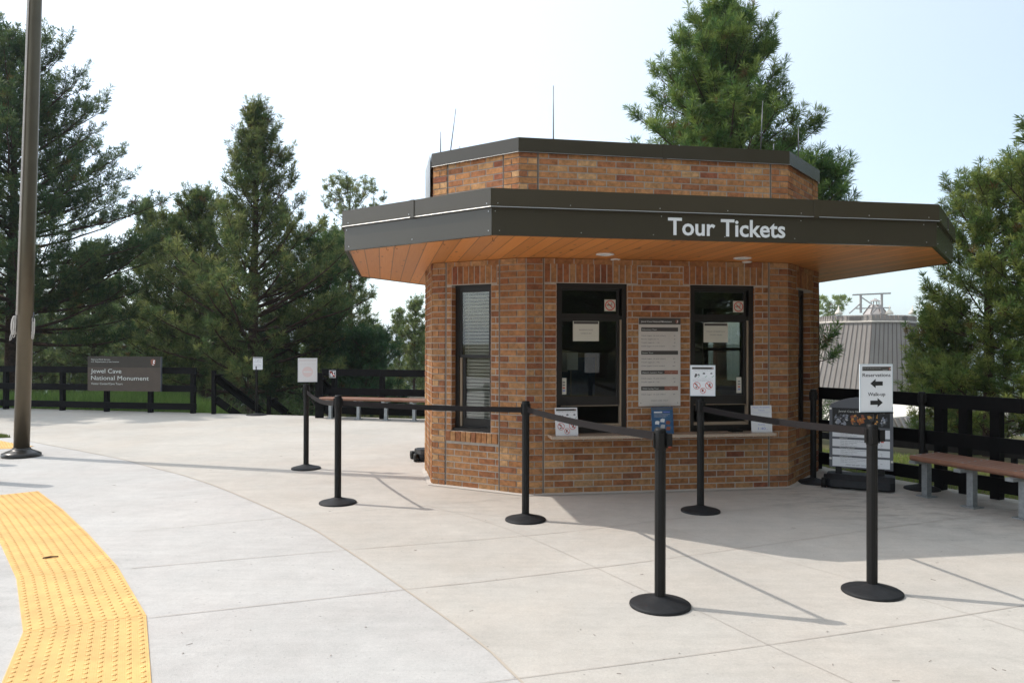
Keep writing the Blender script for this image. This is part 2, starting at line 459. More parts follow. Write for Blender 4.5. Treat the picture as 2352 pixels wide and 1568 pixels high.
def course(mb, F, a, b, z0, z1, blocks, shift, off):
    """running bond between a and b, minus blocked intervals"""
    iv = [(a, b)]
    for c, d in blocks:
        nn = []
        for p, q in iv:
            if d <= p or c >= q: nn.append((p, q)); continue
            if c > p: nn.append((p, c))
            if d < q: nn.append((d, q))
        iv = nn
    st = .2035
    for p, q in iv:
        k0 = math.floor((p - a + shift) / st)
        u = p
        k = k0 + 1
        while u < q - 1e-4:
            nx = min(a - shift + k * st, q)
            if nx - u < .03 and nx < q: k += 1; nx = min(a - shift + k * st, q)
            if 0 < q - nx < .03: nx = q
            brick(mb, F, u, nx, z0, z1, off); u = nx; k += 1


def brickwork(mb, F, zb, n, pil, holes=(), soldiers=(), rows=(), c0=0):
    pl, pr = pil
    for i in range(n):
        z0 = zb + i * CH; z1 = z0 + CH; zm = (z0 + z1) / 2; j = i + c0
        for (a, b) in ((0.0, pl), (F.L - pr, F.L)):
            w = b - a
            if j % 2: brick(mb, F, a, b, z0, z1, .009) if w < .25 else (brick(mb, F, a, a + w * .66, z0, z1, .009), brick(mb, F, a + w * .66, b, z0, z1, .009))
            else:
                k = .5 if w < .25 else .34
                brick(mb, F, a, a + w * k, z0, z1, .009); brick(mb, F, a + w * k, b, z0, z1, .009)
        bl = [(u0, u1) for u0, u1, h0, h1 in holes if h0 < zm < h1] + [(u0, u1) for u0, u1, h0, h1 in soldiers if h0 < zm < h1] + [(u0, u1) for u0, u1, h0, h1 in rows if h0 < zm < h1]
        course(mb, F, pl + .012, F.L - pr - .012, z0, z1, bl, .1 * (j % 2), .0035)
    for u0, u1, h0, h1 in soldiers:
        k = max(1, round((u1 - u0) / .0665)); w = (u1 - u0) / k
        for i in range(k): brick(mb, F, u0 + i * w, u0 + i * w + w, h0, h1, .0035)
    for u0, u1, h0, h1 in rows:
        k = max(1, round((u1 - u0) / .0665)); w = (u1 - u0) / k
        for i in range(k): F.box(mb, u0 + i * w + .004, u0 + i * w + w - .004, h0 + .004, h1 - .004, -.10, .022 + random.uniform(-.001, .001), 'brick', bcol())


def slab(mb, F, z0, z1, holes, m, o0, o1, e=0.0):
    us = sorted({-e, F.L + e} | {h[0] for h in holes} | {h[1] for h in holes})
    for a, b in zip(us, us[1:]):
        hs = sorted([h for h in holes if h[0] <= (a + b) / 2 <= h[1]], key=lambda h: h[2])
        z = z0
        for h in hs:
            if h[2] > z: F.box(mb, a, b, z, h[2], o0, o1, m)
            z = h[3]
        if z < z1: F.box(mb, a, b, z, z1, o0, o1, m)


ZT = 2.125
SOL1 = 2.125 + .0, 2.33
W1 = (.310, 1.051, .59, ZT); W2 = (1.725, 2.436, .59, ZT)
LW = (.24, .73, .594, 2.13); RW = (.40, .89, .594, 2.13)
BWN = (.45, 1.0, .9, 2.0)
FACETS = {}
wall = MB()
for i, k in enumerate(ORD):
    F = Facet(WALL[k], WALL[ORD[(i + 1) % 8]]); FACETS[k] = F
    holes, sol, rows, pil = [], [], [], (.2, .2)
    if k == 'P1':
        holes = [W1, W2]; sol = [(.184, 1.157, ZT, 2.322), (1.65, 2.59, ZT, 2.322)]; pil = (.172, .207)
    elif k == 'P0':
        holes = [LW]; sol = [(.24 - .06, .80, 2.13, 2.33)]; rows = [(.178, .818, .486, .594)]; pil = (.165, .30)
    elif k == 'P2':
        holes = [RW]; sol = [(.33, 1.0, 2.13, 2.33)]; rows = [(.31, .98, .486, .594)]; pil = (.3, .19)
    elif k == 'P4': holes = [BWN]
    slab(wall, F, 0, ZW - .002, holes, 'mortar', -.13, 0, e=.0)
    slab(wall, F, 0, ZW - .004, holes, 'inner', -.16, -.132, e=-.07)
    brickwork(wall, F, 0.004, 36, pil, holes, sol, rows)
    for a in (pil[0], F.L - pil[1] - .012):
        F.box(wall, a + .001, a + .011, .0, ZW - .003, -.004, .0015, 'joint')
    # brick returns of the openings
    for h in holes:
        for zi in range(int((h[3] - h[2]) / CH)):
            z = h[2] + zi * CH
            for side in (0, 1):
                u = h[side]; s_ = 1 if side == 0 else -1
                wall.obox(F.p(u, z + .005, -.085), F.n * .085, F.u * (.003 * s_), Vector((0, 0, CH - .01)), 'brick', bcol())
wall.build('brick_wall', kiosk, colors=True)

# a thin strip of mortar wash and sand along the wall's foot
ft = MB()
pw = offset_poly([WALL[k] for k in ORD], .05); pi = offset_poly([WALL[k] for k in ORD], .0)
for i in range(8):
    a, b, c, d = pi[i], pi[(i + 1) % 8], pw[(i + 1) % 8], pw[i]
    ft.add([(a[0], a[1], .018), (b[0], b[1], .018), (c[0], c[1], .0045), (d[0], d[1], .0045)], [(0, 1, 2, 3)], 'conc')
ft.build('foot_grout', kiosk)

# floor and ceiling inside
ins = MB(); ip = offset_poly([WALL[k] for k in ORD], -.15)
ins.sheet(ip, 'inner', .03); ins.build('interior_floor', kiosk)
ins = MB()
ic = Facet(WALL['P1'], WALL['P2'])
ic.box(ins, .2, 2.6, .56, .6, -.72, -.17, 'inner'); ic.box(ins, .3, 2.5, .05, .56, -.6, -.56, 'inner')
ins.build('interior_desk', kiosk)

# soffit, fascia, coping, canopy roof
so = MB(); cp = [CAN[k] for k in ORD]
cin = offset_poly(cp, -.03)
so.prism(cin, ZC0 + .004, ZC0 + .024, 'soffit'); so.build('soffit', kiosk)
fa = MB(); fin = offset_poly(cp, -.04)
for i in range(8):
    a, b, c, d = cp[i], cp[(i + 1) % 8], fin[(i + 1) % 8], fin[i]
    vs = [(p[0], p[1], z) for z in (ZC0, ZCm) for p in (a, b, c, d)]
    fa.add(vs, [(0, 1, 5, 4), (3, 2, 1, 0)], 'bronze_lo')
fb = MB(); cop = offset_poly(cp, .022); cop2 = offset_poly(cp, .028); cbk = offset_poly(cp, -.12)
for i in range(8):
    j = (i + 1) % 8
    P = lambda L_, k, z: (L_[k][0], L_[k][1], z)
    fb.add([P(cop, i, ZCm + .006), P(cop, j, ZCm + .006), P(cop, j, ZC1), P(cop, i, ZC1)], [(0, 1, 2, 3)], 'bronze')
    fb.add([P(cop, i, ZCm + .006), P(cop, j, ZCm + .006), P(cop2, j, ZCm), P(cop2, i, ZCm)], [(3, 2, 1, 0)], 'alu')
    fb.add([P(cop2, i, ZCm), P(cop2, j, ZCm), P(cp, j, ZCm + .002), P(cp, i, ZCm + .002)], [(3, 2, 1, 0)], 'bronze')
    fb.add([P(cop, i, ZC1), P(cop, j, ZC1), P(cbk, j, ZC1 + .012), P(cbk, i, ZC1 + .012)], [(0, 1, 2, 3)], 'bronze')
    fb.add([P(cbk, i, ZC1 + .012), P(cbk, j, ZC1 + .012), P(cbk, j, ZC1 - .09), P(cbk, i, ZC1 - .09)], [(0, 1, 2, 3)], 'bronze')
# cover plates at coping seams and fasteners
FC = {k: Facet(CAN[k], CAN[ORD[(i + 1) % 8]]) for i, k in enumerate(ORD)}
for k in ORD[:4] + ['Pm']:
    F = FC[k]
    for fr in ((.5,) if F.L < 2 else (.10, .70)):
        if k == 'P1' and fr == .10: continue
        F.box(fb, F.L * fr, F.L * fr + .045, ZCm - .004, ZC1 + .002, .022, .0285, 'bronze')
    n = int(F.L / .62)
    for i in range(n + 1):
        u = .06 + i * (F.L - .12) / n + random.uniform(-.05, .05)
        for z, o in ((ZCm + .03, .0225), (ZC0 + .035, .0005)) + (((ZCm - .03, .0005),) if i % 2 == 0 else ()):
            c = F.p(min(max(u + random.uniform(-.05, .05), .03), F.L - .03), z, o); scr = MB(); scr.tube([c - F.n * .004, c + F.n * .003], .0038, 8, 'alu'); scr.build('fascia_screw', kiosk)
fa.build('canopy_fascia', kiosk); fb.build('canopy_coping', kiosk)
cr_ = MB(); cr_.prism(offset_poly(cp, -.122), ZC1 - .10, ZC1 - .06, 'slate'); cr_.build('canopy_roof', kiosk)

# lettering on the fascia
F = FC['P1']; fr = F.frame(0, 0, 0); tt = MB()
tt.text(fr, 'Tour Tickets', 1.47, 2.412, .146, 'white', off=.005, width=1.044, bold=.018, extrude=.003)
tt.build('canopy_lettering', kiosk)

# upper tier
up = MB(); BK = 1.5  # brick colour raised to stand in for stronger skylight above the canopy
uo = ZC1 - .06
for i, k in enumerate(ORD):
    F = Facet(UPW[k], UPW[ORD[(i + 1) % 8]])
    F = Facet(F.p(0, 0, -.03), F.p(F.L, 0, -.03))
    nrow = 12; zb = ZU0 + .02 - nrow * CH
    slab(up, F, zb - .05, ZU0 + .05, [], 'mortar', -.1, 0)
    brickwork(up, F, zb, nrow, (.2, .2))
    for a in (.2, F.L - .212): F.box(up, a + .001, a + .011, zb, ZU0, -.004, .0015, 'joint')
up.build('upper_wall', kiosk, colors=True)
uc = MB(); upp = [UPW[k] for k in ORD]; u2 = offset_poly(upp, .006); ub = offset_poly(upp, -.15)
for i in range(8):
    j = (i + 1) % 8; P = lambda L_, k, z: (L_[k][0], L_[k][1], z)
    uc.add([P(upp, i, ZU0 + .005), P(upp, j, ZU0 + .005), P(upp, j, ZU1), P(upp, i, ZU1)], [(0, 1, 2, 3)], 'bronze')
    uc.add([P(upp, i, ZU0 + .005), P(upp, j, ZU0 + .005), P(u2, j, ZU0), P(u2, i, ZU0)], [(3, 2, 1, 0)], 'alu')
    uc.add([P(u2, i, ZU0), P(u2, j, ZU0), P(ub, j, ZU0 + .001), P(ub, i, ZU0 + .001)], [(3, 2, 1, 0)], 'bronze')
    uc.add([P(upp, i, ZU1), P(upp, j, ZU1), P(ub, j, ZU1 + .008), P(ub, i, ZU1 + .008)], [(0, 1, 2, 3)], 'bronze')
    uc.add([P(ub, i, ZU1 + .008), P(ub, j, ZU1 + .008), P(ub, j, ZU1 - .1), P(ub, i, ZU1 - .1)], [(0, 1, 2, 3)], 'bronze')
FU = Facet(UPW['P1'], UPW['P2']); FU.box(uc, FU.L * .515, FU.L * .515 + .045, ZU0 - .002, ZU1 + .002, 0, .005, 'bronze')
uc.build('upper_coping', kiosk)
ur = MB(); ur.prism(offset_poly(upp, -.152), ZU1 - .12, ZU1 - .08, 'slate'); ur.build('upper_roof', kiosk)
# loose flashing sheet seen at the far left of the upper tier
fl = MB(); FL = Facet(UPW['Pm'], UPW['P0'])
FL.box(fl, .02, .8, 3.05, ZU1, .012, .016, 'alu'); fl.build('side_flashing', kiosk)

# lightning rods and conduit stubs on the roof edge
for i, (x, y, px, ytop, lean) in enumerate([(-.74, 8.2, 1012, 303, 0), (-.62, 8.2, 1047, 250, .03), (-.5, 8.15, 1056, 336, 0), (.42, 7.72, 1271, 197, 0), (2.66, 8.2, 1752, 232, .004), (2.79, 8.2, 1777, 330, 0), (3.1, 8.5, 1834, 290, 0)]):
    zt = at(px, ytop, y).z; xt = at(px, ytop, y).x
    r = MB(); xb = at({1047: 1034, 1752: 1747}.get(px, px), 345, y).x
    r.tube([(xb, y, ZU1 - .02), (xt, y, zt)], [.0065, .004], 6, 'steel_thin'); r.build('lightning_rod', kiosk)

# recessed light cans in the soffit
for x, y in ((.892, 7.286), (2.3, 7.588), (1.05, 7.72), (2.45, 7.92)):
    l = thing('soffit_light', (0, 0, 0), None, None); l.parent = kiosk; l.location = (x - 1.3, y - 9.05, ZC0)
    a = MB(); big = y < 7.7
    r_ = .088 if big else .05
    a.lathe([(r_ * .72, .003), (r_, .003), (r_, -.006), (r_ * .74, -.010), (r_ * .72, -.002)], 28, 'can'); a.build('trim_ring', l, world=False)
    b = MB(); b.lathe([(r_ * .70, -.0025), (r_ * .3, -.004)], 24, 'acrylic'); b.build('lens', l, world=False)
# small hooks under the left edge of the canopy
for (px, py) in ((819, 570), (909, 562), (1018, 552), (1131, 543), (888, 565)):
    p = gp(px, py + 3, ZC0); h = MB()
    h.tube([p, p + Vector((0, 0, -.02)), p + Vector((.012, 0, -.03)), p + Vector((.016, 0, -.018))], .0018, 5, 'ink'); h.build('eave_hook', kiosk)


# windows -----------------------------------------------------------
def rect_frame(mb, F, u0, u1, z0, z1, w, o0, o1, m, bottom=True, wb=None):
    F.box(mb, u0, u0 + w, z0, z1, o0, o1, m); F.box(mb, u1 - w, u1, z0, z1, o0, o1, m)
    F.box(mb, u0 + w, u1 - w, z1 - w, z1, o0, o1, m)
    if bottom: F.box(mb, u0 + w, u1 - w, z0, z0 + (wb or w), o0, o1, m)


def part_empty(name, parent, loc=None, label=None):
    o = bpy.data.objects.new(name, None); COL.objects.link(o); o.parent = parent
    if label: o['label'] = label
    return o


def no_smoking(F, u0, z0, s, off, parent):
    mb = MB(); F.box(mb, u0, u0 + s, z0, z0 + s, off - .002, off, 'cream'); fr = F.frame(u0, z0, off); k = s
    mb.ring(fr, k * .5, k * .5, k * .36, k * .45, 'red', .001)
    mb.poly(fr, [(k * .2, k * .48), (k * .62, k * .48), (k * .62, k * .55), (k * .2, k * .55)], 'ink', .0006)
    mb.poly(fr, [(k * .64, k * .48), (k * .7, k * .48), (k * .7, k * .55), (k * .64, k * .55)], 'red', .0006)
    pts = [(k * (.66 + .03 * math.sin(t * 3)), k * (.58 + .04 * t)) for t in range(6)]
    for a, b in zip(pts, pts[1:]): mb.poly(fr, [(a[0] - .003, a[1]), (a[0] + .003, a[1]), (b[0] + .003, b[1]), (b[0] - .003, b[1])], 'ink', .0006)
    c = k * .28
    mb.poly(fr, [(c - k * .03, k - c - k * .03), (k - c - k * .03, c - k * .03), (k - c + k * .03, c + k * .03), (c + k * .03, k - c + k * .03)], 'red', .0014)
    return mb.build('no_smoking_sticker', parent)


def service_window(F, W, side):
    u0, u1, z0, z1 = W; win = part_empty('service_window', kiosk)
    fr = MB(); rect_frame(fr, F, u0, u1, z0 + .03, z1, .05, -.11, -.022, 'frame')
    F.box(fr, u0 + .05, u1 - .05, 1.762, 1.802, -.10, -.035, 'frame')      # transom bar
    rect_frame(fr, F, u0 + .05, u1 - .078, 1.802, z1 - .05, .018, -.085, -.04, 'frame')
    fr.build('frame', win)
    gl = MB(); F.box(gl, u0 + .066, u1 - .09, 1.81, z1 - .066, -.066, -.062, 'glass'); gl.build('transom_pane', win)
    sa = MB(); rect_frame(sa, F, u0 + .048, u1 - .075, .885, 1.765, .022, -.075, -.045, 'frame', wb=.095)
    F.box(sa, u1 - .1, u1 - .075, .885, 1.765, -.078, -.042, 'frame')
    F.box(sa, u0 + .05, u1 - .08, .880, .886, -.07, -.04, 'tanstrip'); sa.build('sliding_sash', win)
    g2 = MB(); F.box(g2, u0 + .068, u1 - .1, .98, 1.745, -.062, -.058, 'glass'); g2.build('sash_pane', win)
    tr = MB(); F.box(tr, u1 - .068, u1 - .053, .66, 1.76, -.085, -.03, 'tanstrip')
    F.box(tr, u0 + .05, u1 - .05, .665, .70, -.09, -.035, 'tanstrip'); tr.build('sash_track', win)
    return win


F1 = FACETS['P1']
w1 = service_window(F1, W1, 0); w2 = service_window(F1, W2, 1)
no_smoking(F1, .825, 1.848, .118, -.054, w1); no_smoking(F1, 2.224, 1.848, .118, -.054, w2)
for (u0, z0, w, h, lines, win) in ((.495, 1.54, .272, .207, ['RESERVATION', 'CHECK-IN'], w1), (1.897, 1.53, .27, .207, ['WALK-UP/SAME DAY', 'TICKET SALES'], w2)):
    mb = MB(); F1.box(mb, u0, u0 + w, z0, z0 + h, -.0565, -.0555, 'cream'); fr = F1.frame(u0, z0, -.0555)
    mb.quad(fr, .008, h - .032, w - .008, h - .008, 'boarddk', .0006)
    for i, t in enumerate(lines): mb.text(fr, t, w / 2, h * (.52 - .17 * i), .014, 'grey_ink', .0006, align='C', width=w * (.52 - .12 * i) if len(lines[0]) < 12 else w * (.78 - .26 * i))
    o = mb.build('paper_notice', win)
for (u0, win) in ((.372, w1), (2.262, w2)):
    mb = MB(); F1.box(mb, u0, u0 + .055, 1.0, 1.165, -.0565, -.0555, 'cream'); fr = F1.frame(u0, 1.0, -.0555)
    for i, m in enumerate(('grey_ink', 'grey_ink', 'red', 'blueink')): mb.quad(fr, .015, .115 - i * .028, .042, .128 - i * .028, m, .0006)
    mb.build('card_sticker', win)


def hung_window(F, W, tilt):
    u0, u1, z0, z1 = W; win = part_empty('sash_window', kiosk); zm = 1.385
    fr = MB(); rect_frame(fr, F, u0, u1, z0, z1, .045, -.13, -.075, 'frame'); F.box(fr, u0, u1, z0 - .002, z0 + .03, -.075, -.02, 'frame'); fr.build('frame', win)
    us = MB(); rect_frame(us, F, u0 + .045, u1 - .045, zm - .02, z1 - .045, .03, -.105, -.083, 'frame'); us.build('upper_sash', win)
    ls = MB(); rect_frame(ls, F, u0 + .075, u1 - .045, z0 + .03, zm + .01, .035, -.128, -.107, 'frame', wb=.10)
    F.box(ls, u0 + .046, u0 + .074, z0 + .03, zm - .02, -.125, -.095, 'tanstrip'); F.box(ls, u0 + .05, u1 - .05, z0 + .03, z0 + .037, -.106, -.09, 'tanstrip'); ls.build('lower_sash', win)
    g = MB(); F.box(g, u0 + .07, u1 - .07, zm + .01, z1 - .07, -.096, -.093, 'glass2'); g.build('upper_pane', win)
    g = MB(); F.box(g, u0 + .105, u1 - .075, z0 + .12, zm - .02, -.119, -.116, 'glass2'); g.build('lower_pane', win)
    b = MB(); z = z0 + .1
    while z < z1 - .08:
        b.obox(F.p(u0 + .075, z, -.155), F.u * (u1 - u0 - .13), F.n * .014 + Vector((0, 0, -.024)), Vector((0, 0, .0012)), 'blind'); z += .036
    F.box(b, u0 + .07, u1 - .05, z1 - .085, z1 - .05, -.165, -.13, 'blind')
    F.box(b, u0 + .13, u0 + .136, z0 + .6, z1 - .08, -.132, -.129, 'blind')
    b.build('blind', win)
    return win


hung_window(FACETS['P0'], LW, 0); hung_window(FACETS['P2'], RW, 0)
FB = FACETS['P4']; bw = part_empty('back_window', kiosk)
fr = MB(); rect_frame(fr, FB, *BWN, .05, -.1, -.04, 'frame'); FB.box(fr, BWN[0], BWN[1], 1.43, 1.47, -.1, -.04, 'frame'); fr.build('frame', bw)
g = MB(); FB.box(g, BWN[0] + .05, BWN[1] - .05, BWN[2] + .05, BWN[3] - .05, -.07, -.066, 'glass'); g.build('pane', bw)

# counter shelf
ct = MB()
F1.box(ct, .222, 2.56, .577, .606, -.02, .235, 'counter'); F1.box(ct, .311, 1.05, .56, .62, -.15, -.02, 'frame'); F1.box(ct, 1.726, 2.435, .56, .62, -.15, -.02, 'frame')
ct.build('counter_shelf', kiosk)


# small things on the counter and behind the glass -------------------
def arrowhead(mb, fr, x, y, h, off):
    w = h * .8
    mb.poly(fr, [(x, y), (x + w * .35, y + h * .12), (x + w * .5, y + h * .5), (x + w * .48, y + h * .85), (x, y + h), (x - w * .48, y + h * .85), (x - w * .5, y + h * .5), (x - w * .35, y + h * .12)], 'boardbr', off)
    mb.poly(fr, [(x - w * .05, y + h * .35), (x + w * .3, y + h * .3), (x + w * .35, y + h * .42), (x + w * .15, y + h * .55), (x + w * .38, y + h * .7), (x + w * .3, y + h * .82), (x, y + h * .78), (x + w * .05, y + h * .55)], 'white', off + .0005)
    mb.poly(fr, [(x - w * .12, y + h * .06), (x + w * .14, y + h * .1), (x + w * .12, y + h * .2), (x - w * .1, y + h * .18)], 'white', off + .0005)


def bring_sheet(mb, fr, w, h):
    """what you can and cannot bring: header, item pictures, prohibition rings"""
    mb.quad(fr, w * .05, h * .885, w * .95, h * .955, 'boarddk', .0006); arrowhead(mb, fr, w * .9, h * .893, h * .055, .001)
    mb.text(fr, 'What CAN I bring in the cave?', w * .5, h * .835, h * .026, 'grey_ink', .0006, align='C', width=w * .78)
    mb.text(fr, 'What CAN\'T I bring in the cave?', w * .5, h * .485, h * .026, 'grey_ink', .0006, align='C', width=w * .86)
    mb.quad(fr, w * .08, h * .532, w * .92, h * .536, 'grey_ink', .0006)
    rnd = random.Random(3)
    for cx, cy, n in ((.27, .70, 4), (.57, .70, 2), (.85, .70, 1)):
        for q in range(n):
            x = w * (cx + rnd.uniform(-.09, .07)); y = h * (cy + rnd.uniform(-.06, .06)); a = w * .05
            mb.poly(fr, [(x - a, y - a * .5), (x + a * .6, y - a * .7), (x + a, y + a * .3), (x + a * .1, y + a * .8), (x - a * .8, y + a * .4)], rnd.choice(['grey_ink', 'ink', 'grey_ink']), .0008)
        x = w * (cx + .06); y = h * (cy - .075)
        mb.poly(fr, [(x - w * .035, y + h * .01), (x - w * .01, y - h * .012), (x + w * .06, y + h * .045), (x + w * .05, y + h * .052), (x - w * .01, y + h * .006), (x - w * .028, y + h * .02)], 'green', .001)
        mb.quad(fr, w * (cx - .12), h * .575, w * (cx + .08), h * .582, 'soft_ink', .0006)
    for cx, cy, r in ((.25, .33, .155), (.76, .34, .155), (.51, .16, .125)):
        for q in range(4):
            x = w * cx + rnd.uniform(-.5, .5) * r * w; y = h * cy + rnd.uniform(-.5, .5) * r * w; a = w * .04
            mb.poly(fr, [(x - a, y - a * .5), (x + a * .6, y - a * .7), (x + a, y + a * .3), (x, y + a * .8)], rnd.choice(['ink', 'grey_ink', 'boardbr']), .0008)
        mb.ring(fr, w * cx, h * cy, w * r * .86, w * r, 'red', .0012)
        c = w * r * .64; t = w * r * .07
        mb.poly(fr, [(w * cx - c - t, h * cy + c - t), (w * cx + c - t, h * cy - c - t), (w * cx + c + t, h * cy - c + t), (w * cx - c + t, h * cy + c + t)], 'red', .001)
    mb.quad(fr, w * .1, h * .19, w * .33, h * .196, 'soft_ink', .0006); mb.quad(fr, w * .68, h * .19, w * .92, h * .196, 'soft_ink', .0006)
    mb.quad(fr, w * .4, h * .04, w * .62, h * .046, 'soft_ink', .0006)


def leaning(F, u0, w, h, z, o_bot, o_top, rz=0.0):
    O = F.p(u0, z, o_bot); ex = (Matrix.Rotation(rz, 3, 'Z') @ F.u).normalized(); top = F.p(u0, z, o_top) - F.p(u0, z, o_bot)
    ey = (Vector((0, 0, h)) + top).normalized(); n = ex.cross(ey)
    return (O, ex, ey, n)


def panel(mb, fr, w, h, t, m):
    O, ex, ey, n = fr; mb.obox(O - n * t, ex * w, ey * h, n * t, m)


CZ = .607
def counter_sign(name, fr, w, h, label, draw, m='paper'):
    root = thing(name, fr[0], label, 'sign'); a = MB(); panel(a, fr, w, h, .003, m); draw(a, fr, w, h); a.build('display_sheet', root)
    b = MB(); O, ex, ey, n = fr; base = O + ex * w * .5
    bk = -n; bk.z = 0; bk.normalize()
    b.obox(O + ex * w * .2 - n * .0045, ex * w * .6, bk * .07, Vector((0, 0, .003)), 'acrylic')
    b.build('acrylic_foot', root)
    return root


counter_sign('counter_notice', leaning(F1, .272, .228, .275, CZ, .155, .105), .228, .275, 'white sheet of item pictures and red rings on the counter under the reservation window', bring_sheet)


def poster_draw(mb, fr, w, h):
    mb.quad(fr, w * .04, h * .9, w * .96, h * .97, 'grey_frame', .0006)
    mb.quad(fr, w * .12, h * .78, w * .5, h * .83, 'paper', .0008); mb.quad(fr, w * .55, h * .79, w * .85, h * .83, 'blueink', .0008)
    for i in range(3): mb.quad(fr, w * .12, h * (.72 - .045 * i), w * (.85 - .1 * i), h * (.732 - .045 * i), 'soft_ink', .0008)
    rnd = random.Random(5)
    for cx, cy in ((.25, .42), (.5, .5), (.75, .42), (.25, .2), (.5, .28), (.75, .2)):
        x, y, a = w * cx, h * cy, w * .11
        mb.poly(fr, [(x - a, y - a * .6), (x + a * .7, y - a * .8), (x + a, y + a * .5), (x, y + a * .8), (x - a * .8, y + a * .5)], rnd.choice(['boardbr', 'soft_ink', 'paper', 'grey_ink']), .0008)


counter_sign('counter_poster', leaning(F1, 1.265, .228, .27, CZ, .15, .115), .228, .27, 'blue picture poster standing on the counter below the price board', poster_draw, 'poster')


def next_draw(mb, fr, w, h):
    mb.text(fr, 'Next Available', w / 2, h * .9, h * .06, 'blueink', .0006, align='C', width=w * .82)
    mb.text(fr, 'Tours', w / 2, h * .79, h * .06, 'blueink', .0006, align='C', width=w * .3)
    mb.quad(fr, w * .1, h * .73, w * .9, h * .735, 'blueink', .0006)
    mb.text(fr, 'Scenic', w / 2, h * .26, h * .06, 'blueink', .0006, align='C', width=w * .32)
    mb.text(fr, '1:40', w * .5, h * .09, h * .1, 'blueink', .0006, align='C', width=w * .36)
    mb.text(fr, 'pm', w * .73, h * .09, h * .03, 'blueink', .0006, align='L')


counter_sign('counter_notice', leaning(F1, 2.335, .228, .275, CZ, .14, .12), .228, .275, 'white sheet reading Next Available Tours at the right end of the counter', next_draw)
# card reader with its cable
cr0 = thing('card_reader', F1.p(2.2, CZ, .06), 'small black card reader with a cable on the counter before the walk-up window', 'card reader')
a = MB(); F1.box(a, 2.13, 2.26, CZ + .001, CZ + .022, .02, .10, 'black'); F1.box(a, 2.15, 2.24, CZ + .022, CZ + .03, .035, .085, 'black'); a.build('reader_body', cr0)
a = MB(); a.tube([F1.p(2.13, CZ + .012, .05), F1.p(2.05, CZ + .02, .0), F1.p(1.98, CZ + .07, -.06), F1.p(1.93, CZ + .13, -.13), F1.p(1.9, CZ + .02, -.2)], .003, 6, 'black'); a.build('cable', cr0)
# papers on the desk behind the reservation window
pr = thing('paper_rack', F1.p(.5, .6, -.28), 'pale sheets standing in a rack behind the reservation window glass', 'paper rack')
a = MB(); F1.box(a, .36, .50, 1.22, 1.42, -.30, -.296, 'soft_ink'); a.build('back_sheet', pr)
a = MB(); F1.box(a, .48, .60, 1.24, 1.42, -.27, -.266, 'paper'); a.build('front_sheet', pr)
a = MB(); F1.box(a, .52, .535, .6, 1.24, -.29, -.275, 'steel_thin'); F1.box(a, .44, .62, .6, .612, -.34, -.22, 'steel_thin'); a.build('rack_stand', pr)
bk = thing('leaflet_pile', F1.p(.85, .6, -.25), 'loose leaflets lying on the sill inside the open reservation window', 'leaflets')
a = MB()
for i in range(4): a.box(F1.p(.75 + .07 * i, .603 + .004 * i + .001, -.24), (.16, .1, .003), ['paper', 'poster', 'cream', 'paper'][i], rz=.3 * i)
a.build('leaflet_sheets', bk)

mo = thing('computer_monitor', F1.p(2.05, .6, -.45), 'dark computer monitor behind the walk-up window', 'monitor')
a = MB(); F1.box(a, 1.86, 2.2, .78, 1.02, -.47, -.44, 'black'); a.build('screen', mo); a = MB(); F1.box(a, 2.0, 2.06, .61, .78, -.46, -.44, 'black'); F1.box(a, 1.93, 2.13, .601, .612, -.52, -.38, 'black'); a.build('stand', mo)
ch = thing('office_chair', F1.p(.8, .03, -.95), 'dark office chair with a blue backrest inside behind the reservation window', 'chair')
a = MB(); F1.box(a, .58, 1.0, .92, 1.36, -1.12, -1.06, 'poster'); a.build('backrest', ch); a = MB(); F1.box(a, .56, 1.02, .50, .57, -1.1, -.68, 'black'); a.build('seat', ch)
a = MB(); a.tube([F1.p(.79, .05, -.9), F1.p(.79, .5, -.9)], .03, 10, 'black'); a.build('gas_post', ch)
for q in range(5):
    a = MB(); th = q * 2 * math.pi / 5; c = F1.p(.79, .06, -.9); a.tube([c, c + Vector((.26 * math.cos(th), .26 * math.sin(th), -.02))], .02, 6, 'black'); a.build('foot', ch)

# price board --------------------------------------------------------
BU, BZ = F1.px(1466.7, 932.8, .02); BU1, BZ1 = F1.px(1563, 731.3, .02)
pb = thing('price_board', F1.p((BU + BU1) / 2, BZ, .01), 'tall tour price board screwed to the brick between the two service windows', 'sign')
bwid, bh = BU1 - BU, BZ1 - BZ
a = MB(); F1.box(a, BU, BU1, BZ, BZ1, .013, .021, 'board'); fr = F1.frame(BU, BZ, .021)
X = lambda x: (x - 155) / 555 * bwid
Y = lambda y: (1365 - y) / 1160 * bh
a.quad(fr, X(155), Y(285), X(710), Y(205), 'boarddk', .0006); a.text(fr, 'Jewel Cave National Monument', X(186), Y(258), .016, 'white', .0012, width=X(592) - X(186), bold=.01); arrowhead(a, fr, X(662), Y(272), Y(222) - Y(272), .0012)
for t, y0, y1, br in (('Discovery Tour', 325, 378, 0), ('Scenic Tour', 633, 685, 0), ('Historic Lantern Tour', 893, 943, 1), ('Wild Caving Tour', 1103, 1155, 1)):
    a.quad(fr, X(188), Y(y1), X(497 if br else 677), Y(y0), 'boarddk', .0006)
    if br:
        a.quad(fr, X(497), Y(y1), X(677), Y(y0), 'boardbr', .0006)
        a.text(fr, 'PRIOR RESERVATIONS', X(587), Y(y0 + 24), .005, 'signtext', .0012, align='C', width=X(670) - X(505)); a.text(fr, 'ONLY', X(587), Y(y0 + 42), .005, 'signtext', .0012, align='C')
    w = {14: 192, 11: 145, 21: 268, 16: 218}[len(t)]
    a.text(fr, t, X(203), Y(y1 - 15), .0135, 'signtext', .0012, width=X(203 + w) - X(203), bold=.01)
